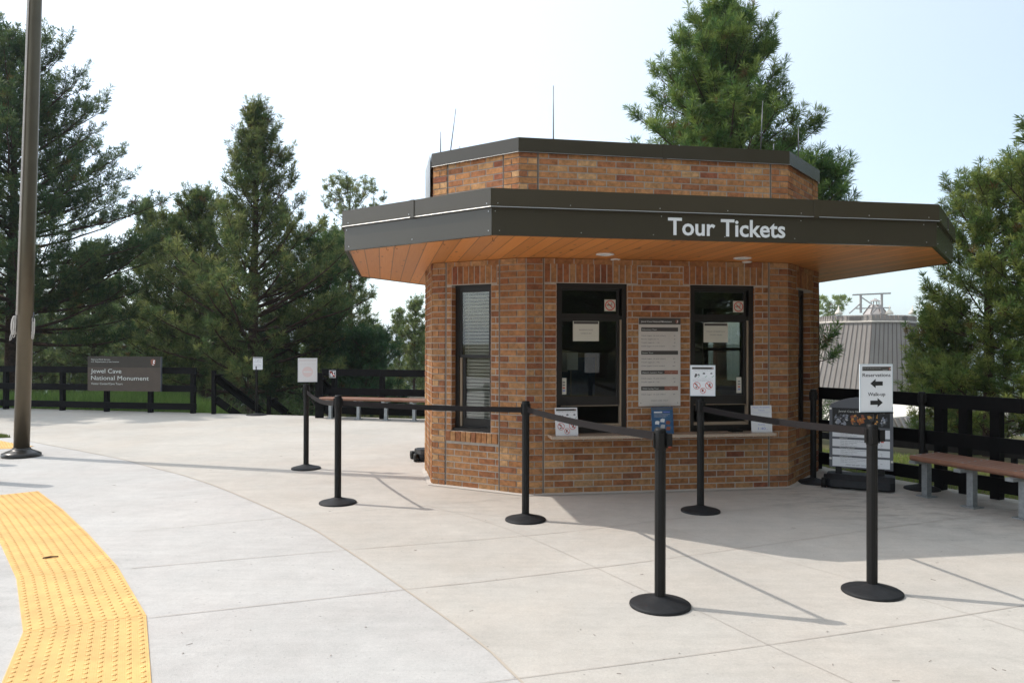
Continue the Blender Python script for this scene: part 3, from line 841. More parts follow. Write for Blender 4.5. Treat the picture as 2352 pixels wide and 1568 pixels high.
for t, p, y in (('Adult (ages 16 and older)', '$6', 430), ('Senior (ages 62 +)', '$3', 477), ('Youth (ages 6 - 15)', '$3', 523), ('Child (ages 5 and under)', 'Free', 570), ('Adult (ages 16 and older)', '$16', 735), ('Youth (ages 6 - 15)', '$8', 782), ('Child (ages 5 and under)', 'Free', 830), ('Adult (ages 16 and older)', '$16', 995), ('Youth (ages 8 - 15)', '$8', 1042), ('Adult (ages 16 and older)', '$45', 1205)):
    w = {25: 323, 18: 228, 19: 240, 24: 312}[len(t)]
    a.text(fr, t, X(188), Y(y + 10), .0115, 'grey_ink', .0008, width=X(188 + w) - X(188), bold=.012); a.text(fr, p, X(640), Y(y + 10), .0115, 'grey_ink', .0008, align='R', bold=.012)
a.text(fr, 'CREDIT CARD ONLY', X(430), Y(1298), .011, 'grey_ink', .0008, align='C', width=X(545) - X(317), bold=.012)
a.build('price_panel', pb)
for x in (184, 673):
    a = MB(); F1.box(a, BU + X(x) - .004, BU + X(x) + .004, BZ + Y(1326), BZ + Y(1318), .021, .024, 'ink'); a.build('screw', pb)
a = MB(); F1.box(a, BU + .05, BU1 - .05, BZ + .1, BZ1 - .1, .006, .013, 'grey_frame'); a.build('backing_strip', pb)


# ------------------------------------------------------------------ pavement and terrain
RIM = [(-40, 23), (-20, 19.9), (-13, 18.15), (-11.7, 17.8), (-9.06, 17.18), (-6.9, 16.72), (-6.4, 16.55), (-5.2, 16.25), (-3.95, 15.95), (-2.6, 15.62), (-1.5, 15.35), (-.4, 15.05), (.8, 14.5), (1.95, 13.6), (2.9, 12.3), (3.5, 10.7), (3.9, 9.35), (4.2, 8.75), (4.55, 8.1), (4.9, 7.5), (5.1, 7.05), (5.55, 6.3), (6.3, 5.0), (8, 2), (9, -2), (9, -5), (-40, -5)]
ARC = [(-7.6, 11.85), (-6.611, 11.094), (-6.015, 10.647), (-5.054, 9.89), (-4.389, 9.264), (-3.801, 8.742), (-2.987, 7.878), (-1.777, 6.4), (-1.30, 5.70), (-1.047, 5.302), (-.67, 4.687), (-.163, 3.832), (.05, 3.374), (.6, 2.2), (1.5, 0), (2.2, -2.5), (2.6, -4), (2.8, -5)]


def smooth_line(P, n=6):
    out = []
    for i in range(len(P) - 1):
        p0 = Vector(P[max(i - 1, 0)]); p1 = Vector(P[i]); p2 = Vector(P[i + 1]); p3 = Vector(P[min(i + 2, len(P) - 1)])
        for k in range(n):
            t = k / n
            out.append(tuple(.5 * ((2 * p1) + (p2 - p0) * t + (2 * p0 - 5 * p1 + 4 * p2 - p3) * t * t + (3 * p1 - p0 - 3 * p2 + p3) * t ** 3)))
    out.append(tuple(P[-1])); return out


ARCS = smooth_line(ARC, 4)
iRim = 2
inner = [RIM[1]] + RIM[2:26] + [(3.2, -10)] + ARCS[::-1][1:]
# inner plaza (kiosk side) and outer apron (kerb side)
inner = RIM[3:26] + ARCS[::-1] + [(-9.4, 13.1), (-10.9, 14.6)]
outer = [(-40, 23), (-20, 19.9), (-13, 18.15), (-11.7, 17.8), (-10.9, 14.6), (-9.4, 13.1)] + ARCS + [(-40, -5)]
a = MB(); a.sheet(inner, 'conc', 0.0); struct(a, 'plaza_pavement', 'pale broomed concrete plaza around the kiosk')
a = MB(); a.sheet(outer, 'conc2', 0.0); struct(a, 'kerb_pavement', 'whiter speckled concrete band beside the yellow strip')
# road behind the viewer
M['asphalt'] = mat('asphalt', (.045, .045, .047), .9, var=.2, vscale=30, bump=.3, bscale=200)
a = MB(); a.sheet([(-60, -15), (60, -15), (60, -5.02), (-60, -5.02)], 'asphalt', -.13); struct(a, 'road', 'asphalt road behind the plaza kerb')
# slab edge
a = MB()
for p, q in zip(RIM, RIM[1:-1]): a.add([(p[0], p[1], -.0), (q[0], q[1], -.0), (q[0], q[1], -.25), (p[0], p[1], -.25)], [(0, 1, 2, 3)], 'conc')
struct(a, 'pavement_edge')


def strip(mb, pts, w, m, z=.004):
    pts = [Vector((p[0], p[1], 0)) for p in pts]
    L_, R_ = [], []
    for i, p in enumerate(pts):
        d = (pts[min(i + 1, len(pts) - 1)] - pts[max(i - 1, 0)]).normalized(); n = Vector((-d.y, d.x, 0)) * w / 2 * random.uniform(.8, 1.2)
        L_.append(p + n); R_.append(p - n)
    n = len(pts)
    mb.add([(v.x, v.y, z) for v in L_ + R_], [(i, n + i, n + i + 1, i + 1) for i in range(n - 1)], m)


a = MB()
strip(a, ARCS, .013, 'jointm', .0035)
strip(a, smooth_line([(-2.539, 5.084), (-1.174, 5.56), (-.088, 5.909), (.645, 6.195), (1.863, 6.81), (2.888, 7.344), (4.3, 8.1)]), .0052, 'jointd')
strip(a, smooth_line([(-1.983, 4.163), (-.634, 4.662), (-.072, 4.86), (1.173, 5.379), (2.882, 6.171), (4.255, 6.789), (5.3, 7.3)]), .0052, 'jointd')
strip(a, smooth_line([(-3.036, 6.076), (-1.915, 6.61), (-.111, 7.381), (.05, 7.45)]), .0045, 'jointd')
strip(a, smooth_line([(-3.63, 7.262), (-2.893, 7.771), (-1.9, 8.3), (-1.05, 8.75)]), .0045, 'jointd')
strip(a, smooth_line([(-4.819, 8.052), (-3.791, 8.742), (-2.74, 9.286), (-1.781, 9.862), (-.9, 10.4)]), .0045, 'jointd')
strip(a, smooth_line([(-1.0, 3.1), (-.062, 3.391), (1.328, 3.823), (2.961, 4.396), (5, 5.2), (6.2, 5.7)]), .0045, 'jointd')
strip(a, smooth_line([(-.8, 7.1), (-.3, 6.55), (.196, 5.819), (.846, 4.59), (1.054, 4.291), (1.286, 3.806), (1.6, 3.2), (2.2, 1.8)]), .003, 'jointd')
strip(a, smooth_line([(.7, 7.0), (1.265, 6.245), (1.684, 5.595), (2.3, 4.7), (3.0, 3.4), (3.6, 2)]), .003, 'jointd')
strip(a, smooth_line([(2.2, 7.3), (2.95, 6.3), (3.7, 5.1), (4.3, 3.9)]), .003, 'jointd')
strip(a, smooth_line([(-6.9, 12.9), (-5.6, 12.2), (-3.9, 10.75), (-2.6, 9.55), (-1.6, 8.4)]), .003, 'jointd')
strip(a, smooth_line([(-5.9, 9.4), (-4.7, 10.1), (-3.0, 11.1), (-1.0, 12.3), (.5, 13.2)]), .005, 'jointd')
strip(a, smooth_line([(-6.6, 11.2), (-4.8, 12.2), (-2.2, 13.7), (-.4, 14.8)]), .005, 'jointd')
strip(a, smooth_line([(-8.2, 12.6), (-6.4, 13.7), (-4.6, 14.9), (-3.6, 15.6)]), .005, 'jointd')
strip(a, smooth_line([(-9.6, 14.3), (-7.4, 13.4), (-5.2, 14.0), (-3.4, 13.0), (-2.0, 11.6), (-.9, 10.4)]), .003, 'jointd')
j = struct(a, 'pavement_joint', 'joints and saw cuts between the plaza slabs')

# small debris on the slabs
a = MB(); rnd = random.Random(11)
for px, py in ((575, 1447), (1415, 1257), (1355, 1208), (345, 1268), (1065, 1302), (1333, 1445), (500, 1530), (1450, 1360), (1640, 1215), (980, 1360), (760, 1505), (420, 1500), (1140, 1330), (1560, 1500), (1900, 1450), (2060, 1420), (600, 1240), (215, 1180), (840, 1440), (2200, 1300)):
    p = gp(px, py); r = rnd.uniform(.003, .0065); n = 7
    vs = [(p.x + r * math.cos(k / n * 6.283) * rnd.uniform(.7, 1.3), p.y + r * math.sin(k / n * 6.283) * rnd.uniform(.7, 1.3), .0035) for k in range(n)] + [(p.x, p.y, .006)]
    a.add(vs, [(k, (k + 1) % n, n) for k in range(n)], 'jointd')
for _ in range(110):
    x, y = rnd.uniform(-5, 4), rnd.uniform(3, 11); t = rnd.uniform(0, 3.14); l = rnd.uniform(.01, .035)
    if Vector((x - 1.3, y - 9)).length < 2.9: continue
    a.tube([(x, y, .003), (x + l * math.cos(t), y + l * math.sin(t), .003)], .0012, 3, 'deadwood', caps=False)
a.build('fallen_debris')['kind'] = 'stuff'
bpy.data.objects['fallen_debris']['label'] = 'specks, crumbs and pine needles scattered on the concrete'


def rimdist(x, y):
    """signed distance outside the plaza (negative inside)"""
    P = RIM; ins = False; best = 1e9; j_ = len(P) - 1
    for i in range(len(P)):
        x1, y1 = P[i]; x2, y2 = P[j_]
        if (y1 > y) != (y2 > y) and x < (x2 - x1) * (y - y1) / (y2 - y1) + x1: ins = not ins
        dx, dy = x2 - x1, y2 - y1; t = max(0, min(1, ((x - x1) * dx + (y - y1) * dy) / (dx * dx + dy * dy)))
        d = math.hypot(x - x1 - t * dx, y - y1 - t * dy); best = min(best, d); j_ = i
    return -best if ins else best


def sst(a, b, x): t = max(0, min(1, (x - a) / (b - a))); return t * t * (3 - 2 * t)


def tz(x, y):
    s = rimdist(x, y)
    if s < 0: return -.22 if s < -.3 else -.05 + s * .5
    az = x / max(y, 1)
    k = .028 + .24 * sst(-.43, -.36, az) * (1 - sst(-.16, -.05, az)) + .07 * sst(-.16, 0, az)
    if y < 5: k = .03
    st = max(0, min(s, 14)) if az < -.02 else max(0, min(s, 9))
    z = -.05 - k * st
    r = math.hypot(x, y)
    z -= 9.5 * sst(22, 75, r) * (1 if y > 0 else .0) * (.55 + .45 * sst(-.7, -.3, az))
    z -= 16 * sst(90, 300, r) * (y > 0)
    if r > 300 and y > 0:
        a_ = math.atan2(x, y)
        z += sst(500, 1700, r) * (29 + 9 * math.sin(a_ * 7 + 1) + 5 * math.sin(a_ * 17 + 2) + 2.5 * math.sin(a_ * 41))
    if y <= 0: z += 2.0 * sst(12, 60, r)
    return z + .06 * math.sin(x * 1.3 + y) * sst(1, 6, s) * 1.0


radii = [0.0] + [2 * i for i in range(1, 6)] + list(np.arange(10.5, 26, .5)) + list(np.geomspace(26.5, 3600, 60))
NA = 240
vs = []; fs = []
for r in radii:
    for k in range(NA):
        th = 2 * math.pi * k / NA; x, y = r * math.sin(th), r * math.cos(th); vs.append((x, y, tz(x, y)))
for i in range(len(radii) - 1):
    for k in range(NA): fs.append((i * NA + k, (i + 1) * NA + k, (i + 1) * NA + (k + 1) % NA, i * NA + (k + 1) % NA))
M['ground'] = mat('forest_floor', (.075, .085, .035), .95, spec=.1, col2=(.15, .115, .065), vscale=.9, bump=.6, bscale=12, detail=9)
M['hill'] = mat('hill_forest', (.028, .045, .022), .95, spec=.1, col2=(.05, .065, .03), vscale=.012, detail=9)
a = MB(); nf = [f for f in fs if f[0] < NA * 62]; ff = [f for f in fs if f[0] >= NA * 62]
a.add(vs, nf, 'ground', smooth=True); g = struct(a, 'ground', 'grassy forest floor falling away beyond the plaza')
a = MB(); lo = NA * 62; a.add(vs[lo:], [tuple(i - lo for i in f) for f in ff], 'hill', smooth=True); struct(a, 'hills', 'far low hills of dark forest on the horizon')

# stairs down between the handrails
D = Vector((.28, .96, 0)).normalized(); Sx = Vector((D.y, -D.x, 0)); a = MB()
for i in range(9):
    o = Vector((-6.33, 16.46, 0)) + D * (.05 + .32 * i) + Vector((0, 0, -.165 * (i + 1)))
    a.obox(o - Vector((0, 0, .4)), Sx * 2.35, D * .36, Vector((0, 0, .4)), 'conc')
struct(a, 'stairs', 'concrete stairs going down from the plaza edge')

# ------------------------------------------------------------------ yellow tactile strip
Rp = [(-1.20, 2.35), (-1.50, 3.19), (-2.011, 4.196), (-2.655, 5.128), (-3.33, 5.99), (-4.05, 6.87), (-4.818, 7.74)]
Ln = [(-.59, -.16), (-.575, -.17), (-.526, -.244), (-.504, -.276), (-.47, -.33), (-.45, -.36), (-.43, -.385)]
Lp = [(-1.81, 2.20), (-2.10, 3.05), (-2.537, 3.952), (-3.159, 4.852), (-3.80, 5.66), (-4.50, 6.51), (-5.26, 7.36)]
for i in range(6):
    A, B, C_, D_ = [Vector((*p, 0)) for p in (Rp[i], Rp[i + 1], Lp[i + 1], Lp[i])]
    g_ = .003
    mid = (A + B + C_ + D_) / 4
    q = [p + (mid - p).normalized() * g_ for p in (A, B, C_, D_)]
    t = thing('tactile_tile', mid, ['yellow tactile tile at the bottom edge of the photo', 'yellow tactile tile nearest the camera', 'yellow tactile tile second from the camera, before the bend', 'yellow tactile tile with a twig lying on it', 'yellow tactile tile between the twig tile and the far end tile', 'yellow tactile tile at the far end of the curved strip'][i], 'tactile tile', 'yellow tiles of the curved warning strip')
    a = MB(); a.prism([(p.x, p.y) for p in q], -.01, .005, 'yellow')
    # fine ribs along the tile
    nr = 62
    for k in range(nr):
        f0 = (k + .2) / nr; f1 = (k + .62) / nr
        p0, p1 = q[0].lerp(q[3], f0), q[0].lerp(q[3], f1); p2, p3 = q[1].lerp(q[2], f1), q[1].lerp(q[2], f0)
        zz = Vector((0, 0, .0064))
        a.add([p0 + zz, p3 + zz, p2 + zz, p1 + zz], [(0, 1, 2, 3)], 'yellow')
    d = a; rows = int((B - A).length / .057)
    for r_ in range(rows):
        for c in range(10):
            fu = (r_ + .5) / rows; fv = (c + .5) / 10
            p = q[0].lerp(q[1], fu).lerp(q[3].lerp(q[2], fu), fv)
            d.lathe([(.0125, .0045), (.0115, .008), (.0075, .0097)], 8, 'yellow', c=p)
    d.build('tile_plate', t)
a = MB(); sp2 = [gp(-60, 1003), gp(0, 1012), gp(34, 1019), gp(78, 1025), gp(32, 1030), gp(0, 1031), gp(-60, 1036)]
t = thing('tactile_tile', sp2[1], 'yellow tactile tile tip behind the flagpole base', 'tactile tile', 'yellow tiles behind the flagpole')
a.prism([(p.x, p.y) for p in sp2], -.01, .005, 'yellow'); d = a
for i in range(26):
    for k in range(26):
        x, y = -9.0 + i * .09, 10.4 + k * .06
        ins = False; jj = len(sp2) - 1
        for ii in range(len(sp2)):
            x1, y1, x2, y2 = sp2[ii].x, sp2[ii].y, sp2[jj].x, sp2[jj].y
            if (y1 > y) != (y2 > y) and x < (x2 - x1) * (y - y1) / (y2 - y1) + x1: ins = not ins
            jj = ii
        if ins: d.lathe([(.012, .0045), (.011, .0085), (.007, .0105)], 7, 'yellow', c=(x, y, 0))
d.build('tile_plate', t)
a = MB(); a.tube([(-3.257, 5.285, .012), (-3.22, 5.31, .014), (-3.175, 5.331, .012)], [.006, .007, .004], 6, 'bark'); o = a.build('twig'); tag(o, 'short dark twig lying on the yellow tactile strip', 'twig')

# ------------------------------------------------------------------ stanchions
BZc = .945


def stanchion(x, y, label, group='black belt barrier posts', cassette=0.0, h=1.02):
    t = thing('stanchion', (x, y, 0), label, 'barrier post', group)
    a = MB(); a.lathe([(.174, 0), (.176, .006), (.174, .014), (.166, .019), (.10, .036), (.045, .052), (.036, .058)], 48, 'base'); a.build('base', t, world=False)
    a = MB(); n = 40; vs = []; fs = []
    for z in (.05, .9):
        for k in range(n):
            th = 2 * math.pi * k / n; r = .0305 + (.0012 if (k // 2) % 2 else 0); vs.append((r * math.cos(th), r * math.sin(th), z))
    fs = [(k, (k + 1) % n, n + (k + 1) % n, n + k) for k in range(n)]; a.add(vs, fs, 'black', smooth=False)
    a.build('post', t, world=False)
    a = MB(); a.lathe([(.033, .895), (.034, .90), (.034, h - .012), (.031, h - .002), (.010, h)], 32, 'black')
    for k in range(4):
        th = cassette + k * math.pi / 2; c = Vector((.035 * math.cos(th), .035 * math.sin(th), .95)); a.box(c, (.012, .03, .085), 'black', rz=th)
    a.build('belt_head', t, world=False)
    return t


def belt(root, p, q, za, zb, sag, w=.048, n=14):
    a = MB(); p, q = Vector((*p, 0)), Vector((*q, 0)); d = (q - p).normalized(); L_ = (q - p).length; side = Vector((d.y, -d.x, 0))
    P0 = p + d * .036
    for i in range(n):
        pts = []
        for t in (i / n, (i + 1) / n):
            c = P0 + d * (L_ - .072) * t; c.z = za + (zb - za) * t - sag * 4 * t * (1 - t); pts.append(c)
        # ribbed webbing: seven raised cords
        for k in range(7):
            z0 = -w / 2 + k * w / 7; z1 = z0 + w / 7
            for o0, s_ in ((.0012, 1), (-.0012, -1)):
                a.add([pts[0] + side * o0 * .3 + Vector((0, 0, z0)), pts[1] + side * o0 * .3 + Vector((0, 0, z0)), pts[1] + side * o0 * 1.6 + Vector((0, 0, (z0 + z1) / 2)), pts[0] + side * o0 * 1.6 + Vector((0, 0, (z0 + z1) / 2)),
                       pts[1] + side * o0 * .3 + Vector((0, 0, z1)), pts[0] + side * o0 * .3 + Vector((0, 0, z1))], [(0, 1, 2, 3), (3, 2, 4, 5)], 'belt')
    a.build('belt', root)
    e = MB(); c = q - d * .045; e.obox(Vector((c.x, c.y, zb - .034)) - side * .009, d * .022, side * .018, Vector((0, 0, .068)), 'black'); e.build('belt_clip', root)


S = dict(s703=(-2.486, 9.191), s776=(-1.645, 7.196), s1207=(.119, 6.514), s1516=(.856, 4.383), s1609=(1.706, 6.871), s2003=(2.191, 4.623), s1868=(3.303, 8.327), s2118=(4.297, 7.961))
st = {}
st['s703'] = stanchion(*S['s703'], 'barrier post carrying the faint do not enter sheet')
st['s776'] = stanchion(*S['s776'], 'barrier post without a sign left of the kiosk corner, second from the left')
st['s1207'] = stanchion(*S['s1207'], 'barrier post in front of the kiosk corner left of the reservation window')
st['s1516'] = stanchion(*S['s1516'], 'near barrier post without a sign, where a belt ends in front of the counter')
st['s1609'] = stanchion(*S['s1609'], 'barrier post carrying the sheet of item pictures and red rings')
st['s2003'] = stanchion(*S['s2003'], 'near barrier post carrying the Reservations and Walk-up arrow sign')
st['s1868'] = stanchion(*S['s1868'], 'shaded barrier post at the right corner of the brick kiosk')
st['s2118'] = stanchion(*S['s2118'], 'shaded barrier post between the rolling sign and the brown bench')
belt(st['s776'], S['s776'], S['s703'], .948, .93, .05)
belt(st['s1207'], S['s1207'], S['s776'], .943, .948, .012)
belt(st['s1207'], S['s1207'], S['s1516'], .948, .972, .02)
belt(st['s2003'], S['s2003'], S['s1609'], .972, .93, .02)
for k in ('s1516', 's2003'):
    a = MB(); x, y = S[k]
    a.box((x + .048, y - .018, .955), (.030, .034, .07), 'black'); a.box((x + .050, y - .026, .915), (.014, .012, .006), 'red'); a.build('spare_belt_end', st[k])


def post_sign(root, px0, py0, px1, py1, rot, draw, label, w=.216, h=.28, back=None, tilt=0.0):
    """sheet in a clear frame standing on the head of a barrier post"""
    x, y = root.location.x, root.location.y; cx = at((px0 + px1) / 2, (py0 + py1) / 2, y); z0 = at(px0, py1, y).z
    ex = Vector((math.cos(rot), math.sin(rot), 0)); n = Vector((math.sin(rot), -math.cos(rot), 0)); ey = (Vector((0, 0, 1)) - n * tilt).normalized()
    c = Vector((cx.x, y, z0)); O = c - ex * w / 2 - n * .0
    s_ = part_empty('post_sign', root, label=label)
    f = MB(); panel(f, (O, ex, ey, n), w, h, .006, 'acrylic'); f.build('sign_frame', s_)
    b = MB(); fr = (O + n * .0008, ex, ey, n); e = .006; q = (fr[0] + ex * e + ey * e, ex, ey, n)
    b.quad(q, 0, 0, w - 2 * e, h - 2 * e, 'paper'); draw(b, (q[0] + n * .0003, ex, ey, n), w - 2 * e, h - 2 * e)
    bq = (O - n * .0068 + ex * (w - e) + ey * e, -ex, ey, -n); b.quad(bq, 0, 0, w - 2 * e, h - 2 * e, 'paper')
    if back: back(b, (bq[0] - n * .0003, -ex, ey, -n), w - 2 * e, h - 2 * e)
    b.build('sheet', s_)
    k = MB(); p0 = c - n * .004; k.obox(p0 - ex * w * .5 - Vector((0, 0, .008)) - n * .006, ex * w, n * .016, Vector((0, 0, .0075)), 'black')
    k.tube([Vector((x, y, 1.01)), p0 + Vector((0, 0, -.004))], .009, 10, 'black'); k.build('sign_bracket', s_)


def dne(mb, fr, w, h):
    mb.quad(fr, w * .04, h * .9, w * .96, h * .97, 'soft_ink', .0006)
    mb.text(fr, 'Do Not Enter', w / 2, h * .72, h * .07, 'palepink', .0006, align='C', width=w * .8)
    mb.ring(fr, w / 2, h * .42, 0.0001, w * .29, 'red', .0006); mb.quad(fr, w * .28, h * .38, w * .72, h * .46, 'paper', .001)


M['ghost'] = mat('show_through_grey', (.655, .64, .65), .7); M['ghostr'] = mat('show_through_red', (.72, .61, .61), .7)


def dne_back(mb, fr, w, h):
    # print showing through the paper, mirrored
    mb.quad(fr, w * .04, h * .885, w * .96, h * .96, 'ghost', .0006)
    mb.text(fr, 'Do Not Enter', w / 2, h * .735, h * .06, 'ghost', .0006, align='C', width=w * .82, mirror=True)
    mb.ring(fr, w / 2, h * .42, 0.0001, w * .29, 'ghostr', .0006); mb.quad(fr, w * .28, h * .385, w * .72, h * .455, 'paper', .001)


post_sign(st['s703'], 685, 824, 728, 877, R(180 + 12), dne, 'white sheet seen from behind with the print showing through', .228, .29, dne_back)
post_sign(st['s1609'], 1586, 839, 1642, 909, R(-9), bring_sheet, 'white sheet of item pictures with red prohibition rings', .222, .278)


def resv(mb, fr, w, h):
    mb.quad(fr, w * .045, h * .875, w * .965, h * .965, 'boarddk', .0006); mb.text(fr, 'Jewel Cave National Monument', w * .06, h * .922, h * .014, 'signtext', .001, width=w * .58)
    mb.quad(fr, w * .68, h * .90, w * .88, h * .903, 'signtext', .001); mb.quad(fr, w * .7, h * .887, w * .84, h * .89, 'signtext', .001)
    arrowhead(mb, fr, w * .925, h * .885, h * .065, .001)
    mb.text(fr, 'Reservations', w * .5, h * .748, h * .078, 'ink', .0006, align='C', width=w * .9, bold=.01)
    mb.text(fr, 'Walk-up', w * .5, h * .332, h * .08, 'ink', .0006, align='C', width=w * .56, bold=.01)

    def arrow(cx, cy, s_):
        pts = [(.20, .045), (-.03, .045), (-.03, .10), (-.20, 0), (-.03, -.10), (-.03, -.045), (.20, -.045)]
        pts = [(cx * w + s_ * a_ * w, cy * h + b_ * h) for a_, b_ in pts]
        mb.poly(fr, pts if s_ > 0 else pts[::-1], 'ink', .0006)
    arrow(.5, .60, 1); arrow(.5, .185, -1)


post_sign(st['s2003'], 1979, 839, 2047, 946, R(10), resv, 'tall white sign with Reservations and Walk-up arrows', .222, .292)

# stand with a small notice at the head of the stairs
t = thing('notice_stand', (-5.436, 16.177, 0), 'thin dark post stand with a small white notice at the top of the stairs', 'sign stand')
a = MB(); a.lathe([(.21, 0), (.21, .012), (.17, .02), (.05, .04), (.03, .05)], 36, 'base'); a.build('base', t, world=False)
a = MB(); a.lathe([(.028, .04), (.028, .92), (.034, .93), (.036, 1.03), (.03, 1.05)], 20, 'black'); a.build('post', t, world=False)
fr = (Vector((-5.436 + .075 - .09, 16.12, .99)), Vector((1, .06, 0)).normalized(), Vector((0, 0, 1)), Vector((.06, -1, 0)).normalized())
fr = (at(581, 848.5, 16.14), fr[1], fr[2], fr[3])
a = MB(); panel(a, fr, .2, .262, .008, 'paper'); a.quad(fr, .008, .235, .192, .252, 'grey_ink', .001)
for y_, l, txt in ((.195, .13, 'ALL VISITORS'), (.175, .05, 'MUST'), (.155, .15, 'CHECK IN HERE'), (.10, .15, 'PLEASE CHECK'), (.08, .12, 'IN AT THE'), (.06, .14, 'TICKET BOOTH')):
    a.text(fr, txt, .1, y_, .011, 'grey_ink', .001, align='C', width=l)
a.build('notice_panel', t)
a = MB(); a.tube([Vector((-5.436, 16.177, 1.04)), fr[0] + fr[1] * .1 + Vector((0, .02, .05))], .008, 8, 'black'); a.build('bracket', t)

# ------------------------------------------------------------------ flagpole
fx, fy = -6.54, 10.139
t = thing('flagpole', (fx, fy, 0), 'tall bronze flagpole with a white rope on the plaza', 'flagpole')
t.rotation_euler = (0, R(1.35), 0)
a = MB(); a.lathe([(.232, 0), (.235, .02), (.23, .045), (.19, .065), (.13, .09), (.108, .105), (.106, .118), (.096, .12)], 48, 'cover'); a.build('base_cover', t, world=False)
a = MB(); a.lathe([(.094, .1), (.094, 3.0), (.088, 6.0), (.07, 10.5), (.05, 12.2)], 40, 'pole'); a.build('shaft', t, world=False)
a = MB(); a.lathe([(.01, 12.2), (.09, 12.25), (.12, 12.36), (.09, 12.47), (.01, 12.52)], 24, 'pole'); a.build('finial', t, world=False)
rp = Vector((-.045, -.108, 0))
a = MB(); a.tube([(-.045, -.105, 1.88), (-.03, -.105, 4), (-.005, -.10, 7), (.0, -.09, 12)], .006, 6, 'rope'); a.tube([(-.060, -.10, 1.88), (-.042, -.103, 4), (-.018, -.10, 7), (-.01, -.09, 12)], .005, 6, 'rope'); a.build('halyard', t, world=False)


def coil(cx, cy, z, s):
    a = MB(); rnd = random.Random(int(s * 100) + 3)
    for i in range(7):
        pts = []; w = rnd.uniform(.012, .034); h = rnd.uniform(.10, .15); dx = rnd.uniform(-.012, .012)
        for k in range(15):
            th = 2 * math.pi * k / 14; pts.append((cx + s * (dx + w * math.sin(th)), cy - .01 - .006 * i * .6 + .006 * math.cos(th * 2), z - h + h * math.cos(th)))
        a.tube(pts, .0055, 6, 'rope', caps=False)
    a.tube([(cx, cy, z - .1), (cx - .01 * s, cy - .03, z - .22), (cx - .03 * s, cy - .03, z - .31), (cx - .05 * s, cy - .03, z - .33), (cx - .045 * s, cy - .03, z - .27), (cx - .01, cy - .03, z - .18)], .0055, 6, 'rope', caps=False)
    return a.build('rope_coil', t, world=False)


coil(-.110, -.03, 1.87, 1.0); coil(.106, .02, 1.85, .8)
for s_ in (-1, 1):
    a = MB(); a.tube([(s_ * .09, -.01, 1.86), (s_ * .115, -.012, 1.86)], .008, 8, 'steel_thin'); a.tube([(s_ * .115, -.012, 1.80), (s_ * .118, -.012, 1.93)], .007, 8, 'steel_thin'); a.build('cleat', t, world=False)

# bollards just outside the frame at the left: their shadows reach the picture
for i, (x, y) in enumerate(((-5.78, 8.26), (-7.05, 9.62))):
    t = thing('bollard', (x, y, 0), ['round dark bollard nearer the yellow strip, left of the picture', 'round dark bollard nearer the flagpole, left of the picture'][i], 'bollard', 'bollards along the kerb')
    a = MB(); a.lathe([(.085, 0), (.085, .93), (.078, .98), (.05, 1.01), (.01, 1.02)], 28, 'cover'); a.build('post', t, world=False)


# ------------------------------------------------------------------ fences
RAILS = ((.86, 1.0), (.47, .61), (.08, .22))


def fence(name, pts, posts, label, z=0.0, rails=RAILS, extra=0.0, step=None):
    root = thing(name, (pts[0][0], pts[0][1], z), label, 'fence', 'black timber fences round the plaza')
    P = [Vector((p[0], p[1], z)) for p in pts]
    for k, (z0, z1) in enumerate(rails):
        a = MB()
        for i in range(len(P) - 1):
            d = (P[i + 1] - P[i]).normalized(); n = Vector((d.y, -d.x, 0))
            A = P[i] + Vector((0, 0, z0)); a.obox(A, (P[i + 1] - P[i]) - d * .003, n * .042, Vector((0, 0, z1 - z0)), 'fence')
        a.build('rail', root)
    for q in posts:
        q = Vector((q[0], q[1], z))
        best = min(range(len(P) - 1), key=lambda i: ((P[i] + P[i + 1]) / 2 - q).length)
        d = (P[best + 1] - P[best]).normalized(); n = Vector((-d.y, d.x, 0))
        t_ = (q - P[best]).dot(d); c = P[best] + d * t_ + n * .05
        a = MB(); a.obox(c - d * .045 + Vector((0, 0, -.5)) - n * .045, d * .09, n * .09, Vector((0, 0, .5 + rails[0][1] - .02)), 'fence'); a.build('fence_post', root)
    return root


fence('timber_fence', [(-18.5, 19.4), (-14.6, 18.4), (-13.1, 17.95), (-11.69, 17.5), (-10.24, 17.2), (-9.06, 16.9), (-7.98, 16.7), (-6.84, 16.5)],
      [(-17.4, 19.1), (-15.9, 18.7), (-14.5, 18.35), (-13.1, 18.0), (-11.69, 17.52), (-10.2, 17.2), (-9.03, 16.95), (-7.96, 16.74), (-6.95, 16.56)], 'black three rail timber fence behind the flagpole, left of the stairs')
fence('timber_fence', [(-3.93, 15.78), (-2.657, 15.42), (-1.6, 15.12), (-.5, 14.8), (.7, 14.25), (1.85, 13.35), (2.75, 12.15), (3.3, 10.6), (3.73, 9.2), (4.19, 8.4), (4.855, 7.2), (5.35, 6.3), (6.0, 5.2), (6.9, 3.9)],
      [(-3.70, 15.7), (-2.657, 15.4), (-1.6, 15.12), (-.5, 14.8), (.7, 14.25), (1.8, 13.4), (2.7, 12.2), (3.2, 10.8), (3.73, 9.3), (4.44, 7.93), (4.57, 7.71), (4.72, 7.44), (5.3, 6.4), (5.9, 5.4), (6.6, 4.4)], 'black three rail timber fence running behind the kiosk and both benches')
# far fence along the lower walk seen through the rails
def lower(x0, px, py): return at(px, py, x0)
fence('walkway_fence', [(6.0, 17.5), (7.4, 15.2), (9.4, 13.0), (12, 11.4)], [(6.3, 17), (7.0, 15.8), (7.9, 14.6), (8.9, 13.5), (10, 12.6), (11.2, 11.8)], 'second dark fence farther down the slope behind the rolling sign', z=-1.35)


